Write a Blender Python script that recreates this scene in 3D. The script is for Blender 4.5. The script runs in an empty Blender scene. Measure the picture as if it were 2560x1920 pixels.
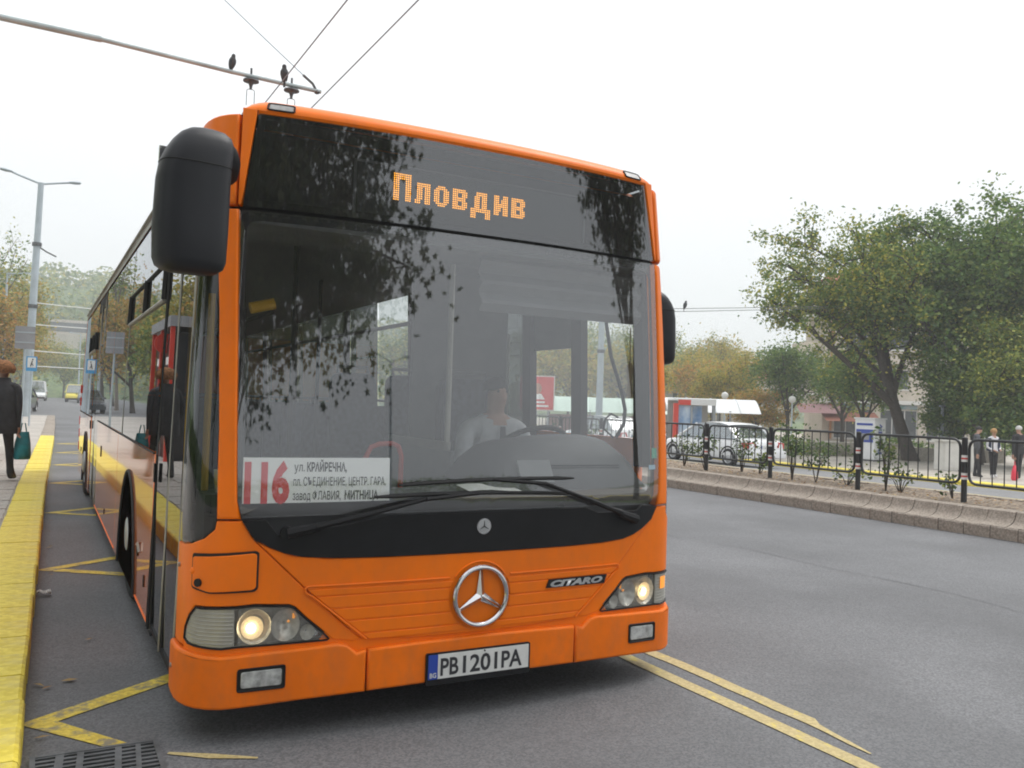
import bpy, bmesh, math, random
import numpy as np
from mathutils import Vector, Matrix
R = math.radians
random.seed(7)
SC = bpy.context.scene
COL = SC.collection

# ------------------------------------------------------------ camera
def cam_basis(yaw, pitch, roll):
    f = Vector((math.sin(yaw) * math.cos(pitch), math.cos(yaw) * math.cos(pitch), math.sin(pitch)))
    r = Vector((math.cos(yaw), -math.sin(yaw), 0))
    u = r.cross(f)
    c, s = math.cos(roll), math.sin(roll)
    return c * r + s * u, -s * r + c * u, f
cd = bpy.data.cameras.new('camera')
cam = bpy.data.objects.new('camera', cd)
COL.objects.link(cam)
cr, cu, cf = cam_basis(R(28.636), R(1.3257), R(1.8807))
cam.matrix_world = Matrix(((cr.x, cu.x, -cf.x, -1.829), (cr.y, cu.y, -cf.y, -3.603), (cr.z, cu.z, -cf.z, 1.439), (0, 0, 0, 1)))
cd.sensor_width = 36.0
cd.lens = 36.0 * 2149.7 / 2560
cd.clip_start = 0.05
cd.clip_end = 2000
SC.camera = cam

# ------------------------------------------------------------ overcast daylight
wd = bpy.data.worlds.new('World')
SC.world = wd
wd.use_nodes = True
nt = wd.node_tree
nt.nodes.clear()
def N(tree, t, **kw):
    n = tree.nodes.new(t)
    for k, v in kw.items():
        setattr(n, k, v)
    return n
sky = N(nt, 'ShaderNodeTexSky', sky_type='NISHITA', sun_disc=False, sun_elevation=R(59), sun_rotation=R(85))
sky.air_density = 1.0
sky.dust_density = 6.0
hs = N(nt, 'ShaderNodeHueSaturation')
hs.inputs['Saturation'].default_value = 0.25
hs.inputs['Value'].default_value = 0.10
tc = N(nt, 'ShaderNodeTexCoord')
sx = N(nt, 'ShaderNodeSeparateXYZ')
mr = N(nt, 'ShaderNodeMapRange')
mr.inputs['From Min'].default_value = 0.0
mr.inputs['From Max'].default_value = 1.0
mr.inputs['To Min'].default_value = 0.0
mr.inputs['To Max'].default_value = 1.0
cl = N(nt, 'ShaderNodeMix', data_type='RGBA')           # the cloud sheet: brighter overhead, as every overcast sky
cl.inputs['A'].default_value = (0.71, 0.735, 0.75, 1)
cl.inputs['B'].default_value = (1.42, 1.45, 1.48, 1)
nz = N(nt, 'ShaderNodeTexNoise')
nz.inputs['Scale'].default_value = 1.6
nz.inputs['Detail'].default_value = 3
nzr = N(nt, 'ShaderNodeMapRange')
nzr.inputs['To Min'].default_value = 0.95
nzr.inputs['To Max'].default_value = 1.05
vm = N(nt, 'ShaderNodeVectorMath', operation='SCALE')
mx = N(nt, 'ShaderNodeMix', data_type='RGBA')
mx.inputs['Factor'].default_value = 0.88
bg = N(nt, 'ShaderNodeBackground')
bg.inputs['Strength'].default_value = 1.0
wo = N(nt, 'ShaderNodeOutputWorld')
lk = nt.links.new
lk(sky.outputs[0], hs.inputs['Color'])
lk(tc.outputs['Generated'], sx.inputs[0])
lk(sx.outputs['Z'], mr.inputs['Value'])
lk(mr.outputs[0], cl.inputs['Factor'])
lk(tc.outputs['Generated'], nz.inputs['Vector'])
lk(nz.outputs['Fac'], nzr.inputs['Value'])
lk(cl.outputs['Result'], vm.inputs[0])
lk(nzr.outputs[0], vm.inputs['Scale'])
lk(hs.outputs[0], mx.inputs['A'])
lk(vm.outputs[0], mx.inputs['B'])
lk(mx.outputs['Result'], bg.inputs['Color'])
lk(bg.outputs[0], wo.inputs['Surface'])

sl = bpy.data.lights.new('sun', 'SUN')
sl.energy = 1.5
sl.angle = R(30)
sl.color = (1.0, 0.97, 0.93)
so = bpy.data.objects.new('sun', sl)
COL.objects.link(so)
sd = Vector((0.50, 0.04, 0.85)).normalized()      # towards the sun
so.rotation_euler = sd.to_track_quat('Z', 'Y').to_euler()
so.location = (0, 0, 30)

SC.view_settings.view_transform = 'Standard'
SC.view_settings.look = 'None'
SC.view_settings.exposure = 0.34
SC.view_settings.gamma = 1.0
SC.view_settings.use_curve_mapping = False
SC.cycles.max_bounces = 8
SC.cycles.transparent_max_bounces = 24
SC.cycles.transmission_bounces = 6
SC.cycles.glossy_bounces = 4
SC.cycles.diffuse_bounces = 3
SC.cycles.caustics_reflective = False
SC.cycles.caustics_refractive = False
SC.cycles.filter_width = 1.9
SC.cycles.use_denoising = True
SC.cycles.sample_clamp_indirect = 6.0

# ------------------------------------------------------------ materials
MATS = {}
def pm(name, col, rough=0.6, metal=0.0, spec=0.5, var=0.0, vscale=3.0, col2=None, bump=0.0, bscale=40.0, coat=0.0, emit=None, estr=1.0, rvar=0.0, detail=4, stretch=None, dirt_veil=0.0):
    m = bpy.data.materials.new(name)
    m.use_nodes = True
    t = m.node_tree
    b = t.nodes['Principled BSDF']
    b.inputs['Base Color'].default_value = (*col, 1)
    b.inputs['Roughness'].default_value = rough
    b.inputs['Metallic'].default_value = metal
    b.inputs['Specular IOR Level'].default_value = spec
    b.inputs['Coat Weight'].default_value = coat
    b.inputs['Coat Roughness'].default_value = 0.04
    co = N(t, 'ShaderNodeTexCoord')
    vec = co.outputs['Object']
    if stretch:
        mp = N(t, 'ShaderNodeMapping')
        mp.inputs['Scale'].default_value = stretch
        t.links.new(vec, mp.inputs['Vector'])
        vec = mp.outputs[0]
    if var > 0 or col2 or rvar:
        nz = N(t, 'ShaderNodeTexNoise')
        nz.inputs['Scale'].default_value = vscale
        nz.inputs['Detail'].default_value = detail
        nz.inputs['Roughness'].default_value = 0.6
        t.links.new(vec, nz.inputs['Vector'])
        rp = N(t, 'ShaderNodeValToRGB')
        c2 = col2 or tuple(max(0, c * (1 - var)) for c in col)
        c1 = col if col2 else tuple(min(1, c * (1 + var)) for c in col)
        rp.color_ramp.elements[0].position = 0.35
        rp.color_ramp.elements[1].position = 0.65
        rp.color_ramp.elements[0].color = (*c1, 1)
        rp.color_ramp.elements[1].color = (*c2, 1)
        t.links.new(nz.outputs['Fac'], rp.inputs['Fac'])
        t.links.new(rp.outputs['Color'], b.inputs['Base Color'])
        if rvar:
            mr = N(t, 'ShaderNodeMapRange')
            mr.inputs['To Min'].default_value = max(0.02, rough - rvar)
            mr.inputs['To Max'].default_value = min(1, rough + rvar)
            t.links.new(nz.outputs['Fac'], mr.inputs['Value'])
            t.links.new(mr.outputs[0], b.inputs['Roughness'])
    if dirt_veil > 0:                                   # road film and dull streaks
        nd = N(t, 'ShaderNodeTexNoise')
        nd.inputs['Scale'].default_value = 5.0
        nd.inputs['Detail'].default_value = 9
        nd.inputs['Roughness'].default_value = 0.72
        md = N(t, 'ShaderNodeMapping')
        md.inputs['Scale'].default_value = (1.6, 1.0, 0.8)
        t.links.new(co.outputs['Object'], md.inputs['Vector'])
        t.links.new(md.outputs[0], nd.inputs['Vector'])
        rd = N(t, 'ShaderNodeMapRange')
        rd.inputs['From Min'].default_value = 0.44
        rd.inputs['From Max'].default_value = 0.72
        rd.inputs['To Max'].default_value = dirt_veil
        t.links.new(nd.outputs['Fac'], rd.inputs['Value'])
        xd = N(t, 'ShaderNodeMix', data_type='RGBA')
        xd.inputs['B'].default_value = (0.20, 0.13, 0.08, 1)
        t.links.new(rd.outputs[0], xd.inputs['Factor'])
        src = b.inputs['Base Color'].links[0].from_socket
        t.links.new(src, xd.inputs['A'])
        t.links.new(xd.outputs['Result'], b.inputs['Base Color'])
    if bump > 0:
        n2 = N(t, 'ShaderNodeTexNoise')
        n2.inputs['Scale'].default_value = bscale
        n2.inputs['Detail'].default_value = 4
        t.links.new(vec, n2.inputs['Vector'])
        bp = N(t, 'ShaderNodeBump')
        bp.inputs['Strength'].default_value = bump
        bp.inputs['Distance'].default_value = 0.01
        t.links.new(n2.outputs['Fac'], bp.inputs['Height'])
        t.links.new(bp.outputs[0], b.inputs['Normal'])
    if emit:
        b.inputs['Emission Color'].default_value = (*emit, 1)
        b.inputs['Emission Strength'].default_value = estr
    MATS[name] = m
    return m

def glass(name, tint=(0.8, 0.83, 0.82), base=0.10, rough=0.0, dirt_veil=0.0):
    """thin vehicle glazing: see-through tint plus a mirror coat that grows at grazing angles"""
    m = bpy.data.materials.new(name)
    m.use_nodes = True
    t = m.node_tree
    t.nodes.clear()
    o = N(t, 'ShaderNodeOutputMaterial')
    tr = N(t, 'ShaderNodeBsdfTransparent')
    tr.inputs['Color'].default_value = (*tint, 1)
    gl = N(t, 'ShaderNodeBsdfGlossy')
    gl.inputs['Roughness'].default_value = rough
    gl.inputs['Color'].default_value = (0.95, 0.97, 1, 1)
    ge = N(t, 'ShaderNodeNewGeometry')
    dt = N(t, 'ShaderNodeVectorMath', operation='DOT_PRODUCT')
    ab = N(t, 'ShaderNodeMath', operation='ABSOLUTE')
    om = N(t, 'ShaderNodeMath', operation='SUBTRACT')
    om.inputs[0].default_value = 1.0
    pw = N(t, 'ShaderNodeMath', operation='POWER')
    pw.inputs[1].default_value = 5.0
    mr = N(t, 'ShaderNodeMapRange')
    mr.inputs['To Min'].default_value = base
    mr.inputs['To Max'].default_value = 1.0
    t.links.new(ge.outputs['Normal'], dt.inputs[0])
    t.links.new(ge.outputs['Incoming'], dt.inputs[1])
    t.links.new(dt.outputs['Value'], ab.inputs[0])
    t.links.new(ab.outputs[0], om.inputs[1])
    t.links.new(om.outputs[0], pw.inputs[0])
    mix = N(t, 'ShaderNodeMixShader')
    t.links.new(pw.outputs[0], mr.inputs['Value'])
    t.links.new(mr.outputs[0], mix.inputs['Fac'])
    t.links.new(tr.outputs[0], mix.inputs[1])
    t.links.new(gl.outputs[0], mix.inputs[2])
    last = mix.outputs[0]
    if dirt_veil > 0:  # grey diffuse layer over the glass; on the windscreen a painted pale veil
        df = N(t, 'ShaderNodeBsdfDiffuse')
        df.inputs['Color'].default_value = (0.45, 0.43, 0.40, 1)
        m2 = N(t, 'ShaderNodeMixShader')
        nz = N(t, 'ShaderNodeTexNoise')
        nz.inputs['Scale'].default_value = 2.5
        nz.inputs['Detail'].default_value = 6
        co = N(t, 'ShaderNodeTexCoord')
        t.links.new(co.outputs['Object'], nz.inputs['Vector'])
        m3 = N(t, 'ShaderNodeMath', operation='MULTIPLY')
        m3.inputs[1].default_value = dirt_veil * 2
        t.links.new(nz.outputs['Fac'], m3.inputs[0])
        t.links.new(m3.outputs[0], m2.inputs['Fac'])
        t.links.new(last, m2.inputs[1])
        t.links.new(df.outputs[0], m2.inputs[2])
        last = m2.outputs[0]
    t.links.new(last, o.inputs['Surface'])
    MATS[name] = m
    return m

def leafmat(name, cols, trans=0.35):
    """foliage: each leaf takes its own tint"""
    m = bpy.data.materials.new(name)
    m.use_nodes = True
    t = m.node_tree
    t.nodes.clear()
    o = N(t, 'ShaderNodeOutputMaterial')
    g = N(t, 'ShaderNodeNewGeometry')
    rp = N(t, 'ShaderNodeValToRGB')
    rp.color_ramp.interpolation = 'LINEAR'
    els = rp.color_ramp.elements
    while len(els) < len(cols):
        els.new(0.5)
    for i, c in enumerate(cols):
        els[i].position = i / (len(cols) - 1)
        els[i].color = (*c, 1)
    t.links.new(g.outputs['Random Per Island'], rp.inputs['Fac'])
    d = N(t, 'ShaderNodeBsdfDiffuse')
    tl = N(t, 'ShaderNodeBsdfTranslucent')
    gs = N(t, 'ShaderNodeBsdfGlossy')
    gs.inputs['Roughness'].default_value = 0.45
    mx = N(t, 'ShaderNodeMixShader')
    mx.inputs['Fac'].default_value = trans
    m2 = N(t, 'ShaderNodeMixShader')
    m2.inputs['Fac'].default_value = 0.04
    t.links.new(rp.outputs[0], d.inputs['Color'])
    t.links.new(rp.outputs[0], tl.inputs['Color'])
    t.links.new(d.outputs[0], mx.inputs[1])
    t.links.new(tl.outputs[0], mx.inputs[2])
    t.links.new(mx.outputs[0], m2.inputs[1])
    t.links.new(gs.outputs[0], m2.inputs[2])
    t.links.new(m2.outputs[0], o.inputs['Surface'])
    MATS[name] = m
    return m

def speckle(name, c_dark, c_light, scale, rough, patch=0.12, bump=0.4, worn=None, wscale=6.0, wlo=0.45, whi=0.6):
    """aggregate surfaces (asphalt, concrete, paint worn down to what lies below)"""
    m = bpy.data.materials.new(name)
    m.use_nodes = True
    t = m.node_tree
    b = t.nodes['Principled BSDF']
    b.inputs['Roughness'].default_value = rough
    b.inputs['Specular IOR Level'].default_value = 0.4
    co = N(t, 'ShaderNodeTexCoord')
    v = N(t, 'ShaderNodeTexVoronoi')
    v.inputs['Scale'].default_value = scale
    n1 = N(t, 'ShaderNodeTexNoise')
    n1.inputs['Scale'].default_value = scale * 0.7
    n1.inputs['Detail'].default_value = 5
    n2 = N(t, 'ShaderNodeTexNoise')
    n2.inputs['Scale'].default_value = 0.55
    n2.inputs['Detail'].default_value = 6
    for n in (v, n1, n2):
        t.links.new(co.outputs['Object'], n.inputs['Vector'])
    rp = N(t, 'ShaderNodeValToRGB')
    rp.color_ramp.elements[0].position = 0.3
    rp.color_ramp.elements[1].position = 0.7
    rp.color_ramp.elements[0].color = (*c_dark, 1)
    rp.color_ramp.elements[1].color = (*c_light, 1)
    mf = N(t, 'ShaderNodeMix', data_type='FLOAT')
    mf.inputs['Factor'].default_value = 0.45
    sc_ = N(t, 'ShaderNodeSeparateColor')
    t.links.new(v.outputs['Color'], sc_.inputs[0])
    t.links.new(n1.outputs['Fac'], mf.inputs['A'])
    t.links.new(sc_.outputs[0], mf.inputs['B'])
    t.links.new(mf.outputs['Result'], rp.inputs['Fac'])
    mm = N(t, 'ShaderNodeMapRange')
    mm.inputs['From Min'].default_value = 0.3
    mm.inputs['From Max'].default_value = 0.7
    mm.inputs['To Min'].default_value = 1 - patch
    mm.inputs['To Max'].default_value = 1 + patch
    t.links.new(n2.outputs['Fac'], mm.inputs['Value'])
    ml = N(t, 'ShaderNodeVectorMath', operation='SCALE')
    t.links.new(rp.outputs[0], ml.inputs[0])
    t.links.new(mm.outputs[0], ml.inputs['Scale'])
    out = ml.outputs[0]
    if worn:
        n3 = N(t, 'ShaderNodeTexNoise')
        n3.inputs['Scale'].default_value = wscale
        n3.inputs['Detail'].default_value = 8
        n3.inputs['Roughness'].default_value = 0.7
        t.links.new(co.outputs['Object'], n3.inputs['Vector'])
        r3 = N(t, 'ShaderNodeMapRange')
        r3.inputs['From Min'].default_value = wlo
        r3.inputs['From Max'].default_value = whi
        t.links.new(n3.outputs['Fac'], r3.inputs['Value'])
        mw = N(t, 'ShaderNodeMix', data_type='RGBA')
        t.links.new(r3.outputs[0], mw.inputs['Factor'])
        t.links.new(out, mw.inputs['A'])
        mw.inputs['B'].default_value = (*worn, 1)
        out = mw.outputs['Result']
    t.links.new(out, b.inputs['Base Color'])
    bp = N(t, 'ShaderNodeBump')
    bp.inputs['Strength'].default_value = bump
    bp.inputs['Distance'].default_value = 0.006
    t.links.new(mf.outputs['Result'], bp.inputs['Height'])
    t.links.new(bp.outputs[0], b.inputs['Normal'])
    MATS[name] = m
    return m

pm('orange', (0.90, 0.182, 0.002), 0.42, spec=0.22, var=0.05, vscale=2.0, coat=0.06, rvar=0.14, dirt_veil=0.15)
pm('orange_side', (0.83, 0.17, 0.003), 0.20, spec=0.5, var=0.04, vscale=2.5, coat=1.0, rvar=0.04)
pm('orange_rough', (0.87, 0.172, 0.002), 0.48, spec=0.22, var=0.08, vscale=3, coat=0.04, rvar=0.14, dirt_veil=0.26)
pm('black_gloss', (0.012, 0.012, 0.014), 0.22, spec=0.4, rvar=0.05, var=0.1)
pm('black_plastic', (0.011, 0.0115, 0.013), 0.55, spec=0.22, var=0.15, vscale=8, bump=0.05, bscale=300)
pm('black_matt', (0.012, 0.012, 0.012), 0.85)
pm('mirror_black', (0.018, 0.019, 0.023), 0.42, spec=0.3, var=0.12, vscale=5, bump=0.08, bscale=400)
pm('rubber', (0.016, 0.016, 0.017), 0.8, var=0.25, vscale=6, bump=0.2, bscale=90)
pm('chrome', (0.62, 0.62, 0.63), 0.18, metal=1.0, var=0.06, vscale=12)
pm('silver_paint', (0.42, 0.43, 0.44), 0.4, metal=0.3, var=0.2, vscale=7)
pm('reflector', (0.75, 0.75, 0.75), 0.12, metal=1.0)
pm('lamp_bowl', (0.62, 0.61, 0.58), 0.28, metal=0.55, var=0.2, vscale=30)
pm('alu', (0.33, 0.32, 0.29), 0.45, metal=0.7, var=0.15, vscale=4)
pm('steel', (0.34, 0.36, 0.38), 0.5, metal=0.4, var=0.12, vscale=3)
pm('pole_grey', (0.40, 0.46, 0.50), 0.55, var=0.1, vscale=2)
pm('dark_interior', (0.035, 0.035, 0.038), 0.8, var=0.2, vscale=3)
pm('grey_interior', (0.16, 0.165, 0.17), 0.7, var=0.1, vscale=4)
pm('ceiling_interior', (0.20, 0.20, 0.20), 0.7)
pm('dash_grey', (0.05, 0.052, 0.056), 0.6, var=0.15, vscale=6, bump=0.08, bscale=250)
pm('seat_cloth', (0.05, 0.055, 0.075), 0.9, var=0.4, vscale=30)
pm('seat_shell', (0.10, 0.10, 0.11), 0.6)
pm('yellow_rail', (0.75, 0.42, 0.02), 0.4)
pm('red_rail', (0.62, 0.05, 0.03), 0.4)
pm('white_card', (0.84, 0.85, 0.85), 0.55, var=0.03, vscale=4)
pm('red_print', (0.62, 0.02, 0.03), 0.55)
pm('black_print', (0.03, 0.03, 0.035), 0.6)
pm('plate_white', (0.68, 0.68, 0.66), 0.4, var=0.06, vscale=14)
pm('plate_blue', (0.02, 0.06, 0.36), 0.4)
pm('paper', (0.72, 0.72, 0.70), 0.7)
pm('led_on', (0.9, 0.35, 0.02), 0.4, emit=(1.0, 0.40, 0.03), estr=3.2)
pm('led_board', (0.045, 0.047, 0.05), 0.6)
pm('headlight_on', (1, 0.9, 0.7), 0.3, emit=(1.0, 0.80, 0.45), estr=4.0)
pm('headlight_halo', (0.8, 0.75, 0.6), 0.3, emit=(1.0, 0.62, 0.25), estr=0.42)
pm('indicator_lens', (0.34, 0.33, 0.29), 0.28, spec=0.6, var=0.12, vscale=9, coat=0.5)
pm('amber', (0.85, 0.30, 0.02), 0.3, coat=0.5, emit=(1.0, 0.35, 0.03), estr=0.5)
pm('fog_lens', (0.50, 0.51, 0.50), 0.2, metal=0.4, var=0.35, vscale=22, coat=0.6)
glass('windscreen_glass', (0.95, 0.965, 0.96), 0.155, rough=0.024, dirt_veil=0.035)  # flat grey diffuse share paints in part of the reflected sky's veil
glass('destination_glass', (0.42, 0.44, 0.45), 0.125, rough=0.024, dirt_veil=0.04)
glass('quarter_glass', (0.40, 0.44, 0.43), 0.055)
glass('clear_glass', (0.72, 0.76, 0.75), 0.06)
pm('marker_lens', (0.20, 0.20, 0.20), 0.4, var=0.3, vscale=30)
glass('side_glass', (0.28, 0.31, 0.31), 0.10, dirt_veil=0.01)
glass('film_glass', (0.10, 0.11, 0.11), 0.10)
pm('lamp_inner', (0.46, 0.45, 0.42), 0.40, metal=0.25, var=0.35, vscale=25)
glass('headlight_glass', (0.90, 0.90, 0.87), 0.10, dirt_veil=0.16)
glass('lens_glass', (0.92, 0.93, 0.92), 0.09)
glass('car_glass', (0.42, 0.47, 0.48), 0.24)

# ------------------------------------------------------------ mesh helpers
def link(name, me, parent=None, mat=None):
    o = bpy.data.objects.new(name, me)
    COL.objects.link(o)
    if parent is not None:
        o.parent = parent
    if mat is not None:
        if isinstance(mat, (list, tuple)):
            for m in mat:
                me.materials.append(MATS[m])
        else:
            me.materials.append(MATS[mat])
    return o
def tag(o, label=None, cat=None, group=None, kind=None):
    if label: o['label'] = label
    if cat: o['category'] = cat
    if group: o['group'] = group
    if kind: o['kind'] = kind
    return o
def thing(name, label, cat, loc=(0, 0, 0), rz=0.0, group=None):
    o = bpy.data.objects.new(name, None)
    o.empty_display_size = 0.2
    COL.objects.link(o)
    o.location = loc
    o.rotation_euler = (0, 0, rz)
    return tag(o, label, cat, group)
def dup(o, parent=None, loc=None, rz=None, scale=None):
    c = o.copy()
    COL.objects.link(c)
    if parent is not None: c.parent = parent
    if loc is not None: c.location = loc
    if rz is not None: c.rotation_euler = (0, 0, rz)
    if scale is not None: c.scale = (scale,) * 3 if not isinstance(scale, tuple) else scale
    for ch in [x for x in COL.objects if x.parent == o]:
        dup(ch, c)
    return c

class MB:
    def __init__(self):
        self.v = []; self.f = []; self.mi = []; self.cur = 0
    def add(self, vs, fs):
        b = len(self.v)
        self.v += [tuple(x) for x in vs]
        for f in fs:
            self.f.append(tuple(b + i for i in f)); self.mi.append(self.cur)
        return self
    def box(self, c, s, rz=0.0, rot=None):
        hx, hy, hz = s[0] / 2, s[1] / 2, s[2] / 2
        vs = [Vector((x, y, z)) for x in (-hx, hx) for y in (-hy, hy) for z in (-hz, hz)]
        m = rot if rot is not None else Matrix.Rotation(rz, 3, 'Z')
        vs = [m @ v + Vector(c) for v in vs]
        return self.add(vs, [(0, 1, 3, 2), (4, 6, 7, 5), (0, 4, 5, 1), (2, 3, 7, 6), (0, 2, 6, 4), (1, 5, 7, 3)])
    def b2(self, x0, x1, y0, y1, z0, z1):
        return self.box(((x0 + x1) / 2, (y0 + y1) / 2, (z0 + z1) / 2), (x1 - x0, y1 - y0, z1 - z0))
    def tube(self, pts, rad, n=8, cap=True, closed=False):
        pts = [Vector(p) for p in pts]
        k = len(pts)
        if not isinstance(rad, (list, tuple)): rad = [rad] * k
        ref = None
        rings = []
        for i, p in enumerate(pts):
            if closed:
                d = pts[(i + 1) % k] - pts[i - 1]
            else:
                d = pts[min(i + 1, k - 1)] - pts[max(i - 1, 0)]
            if d.length < 1e-9: d = Vector((0, 0, 1))
            d.normalize()
            if ref is None:
                ref = Vector((0, 0, 1)) if abs(d.z) < 0.9 else Vector((1, 0, 0))
            a = d.cross(ref)
            if a.length < 1e-6: a = d.cross(Vector((0, 1, 0)))
            a.normalize()
            b = a.cross(d); ref = b
            rings.append([p + rad[i] * (math.cos(t) * a + math.sin(t) * b) for t in [2 * math.pi * j / n for j in range(n)]])
        vs = [v for r in rings for v in r]
        fs = []
        m = k if closed else k - 1
        for i in range(m):
            i2 = (i + 1) % k
            for j in range(n):
                j2 = (j + 1) % n
                fs.append((i * n + j, i * n + j2, i2 * n + j2, i2 * n + j))
        if cap and not closed:
            fs.append(tuple(range(n - 1, -1, -1)))
            fs.append(tuple((k - 1) * n + j for j in range(n)))
        return self.add(vs, fs)
    def lathe(self, prof, mat=None, n=24, cap=True):
        mat = mat or Matrix.Identity(4)
        vs = []
        for r, z in prof:
            for j in range(n):
                t = 2 * math.pi * j / n
                vs.append(mat @ Vector((r * math.cos(t), r * math.sin(t), z)))
        fs = []
        for i in range(len(prof) - 1):
            for j in range(n):
                j2 = (j + 1) % n
                fs.append((i * n + j, i * n + j2, (i + 1) * n + j2, (i + 1) * n + j))
        if cap:
            fs.append(tuple(range(n - 1, -1, -1)))
            fs.append(tuple((len(prof) - 1) * n + j for j in range(n)))
        return self.add(vs, fs)
    def prism(self, poly, fn, d0, d1):
        """poly in 2D, fn(a,b,d)->3D, between depths d0 and d1"""
        k = len(poly)
        vs = [fn(a, b, d0) for a, b in poly] + [fn(a, b, d1) for a, b in poly]
        fs = [tuple(range(k))[::-1], tuple(range(k, 2 * k))]
        for i in range(k):
            j = (i + 1) % k
            fs.append((i, j, k + j, k + i))
        return self.add(vs, fs)
    def loft(self, rings, cap=True):
        n = len(rings[0])
        vs = [v for r in rings for v in r]
        fs = []
        for i in range(len(rings) - 1):
            for j in range(n):
                j2 = (j + 1) % n
                fs.append((i * n + j, i * n + j2, (i + 1) * n + j2, (i + 1) * n + j))
        if cap:
            fs.append(tuple(range(n - 1, -1, -1)))
            fs.append(tuple((len(rings) - 1) * n + j for j in range(n)))
        return self.add(vs, fs)
    def grid(self, fn, us, ws):
        vs = [fn(u, w) for u in us for w in ws]
        k = len(ws)
        fs = [(i * k + j, (i + 1) * k + j, (i + 1) * k + j + 1, i * k + j + 1) for i in range(len(us) - 1) for j in range(k - 1)]
        return self.add(vs, fs)
    def build(self, name, mat=None, parent=None, smooth=35, recalc=True, bevel=0.0):
        me = bpy.data.meshes.new(name)
        me.from_pydata(self.v, [], self.f)
        if any(self.mi):
            me.polygons.foreach_set('material_index', self.mi)
        if recalc or bevel:
            bm = bmesh.new(); bm.from_mesh(me)
            if recalc: bmesh.ops.recalc_face_normals(bm, faces=bm.faces)
            if bevel:
                bmesh.ops.bevel(bm, geom=[e for e in bm.edges if len(e.link_faces) == 2 and e.calc_face_angle() > 0.5], offset=bevel, segments=2, affect='EDGES', clamp_overlap=True)
            bm.to_mesh(me); bm.free()
        if smooth:
            me.shade_smooth()
            me.set_sharp_from_angle(angle=R(smooth))
        me.update()
        return link(name, me, parent, mat)

def lin(a, b, n): return [a + (b - a) * i / (n - 1) for i in range(n)]
def rnd(poly, r, n=5):
    """round the corners of a 2D polygon"""
    out = []
    k = len(poly)
    for i in range(k):
        p = Vector(poly[i]); a = Vector(poly[i - 1]); b = Vector(poly[(i + 1) % k])
        da, db = a - p, b - p
        q = min(r, da.length * 0.45, db.length * 0.45)
        p0 = p + da.normalized() * q; p1 = p + db.normalized() * q
        for t in lin(0, 1, n):
            out.append(tuple((1 - t) ** 2 * p0 + 2 * t * (1 - t) * p + t * t * p1))
    return out
def shrink(poly, d):
    k = len(poly)
    area = sum(poly[i][0] * poly[(i + 1) % k][1] - poly[(i + 1) % k][0] * poly[i][1] for i in range(k))
    sg = 1 if area > 0 else -1
    out = []
    for i in range(k):
        p = Vector(poly[i]); e0 = (p - Vector(poly[i - 1])); e1 = (Vector(poly[(i + 1) % k]) - p)
        if e0.length < 1e-7: e0 = e1
        if e1.length < 1e-7: e1 = e0
        e0.normalize(); e1.normalize()
        n0 = Vector((-e0.y, e0.x)) * sg; n1 = Vector((-e1.y, e1.x)) * sg
        nn = n0 + n1
        if nn.length < 1e-4: nn = n0
        nn.normalize()
        c = max(0.35, nn.dot(n0))
        out.append(tuple(p + nn * (d / c)))
    return out
def resample(poly, step):
    out = []
    k = len(poly)
    for i in range(k):
        a, b = poly[i], poly[(i + 1) % k]
        m = max(1, int(math.hypot(b[0] - a[0], b[1] - a[1]) / step))
        for j in range(m):
            out.append((a[0] + (b[0] - a[0]) * j / m, a[1] + (b[1] - a[1]) * j / m))
    return out
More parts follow.
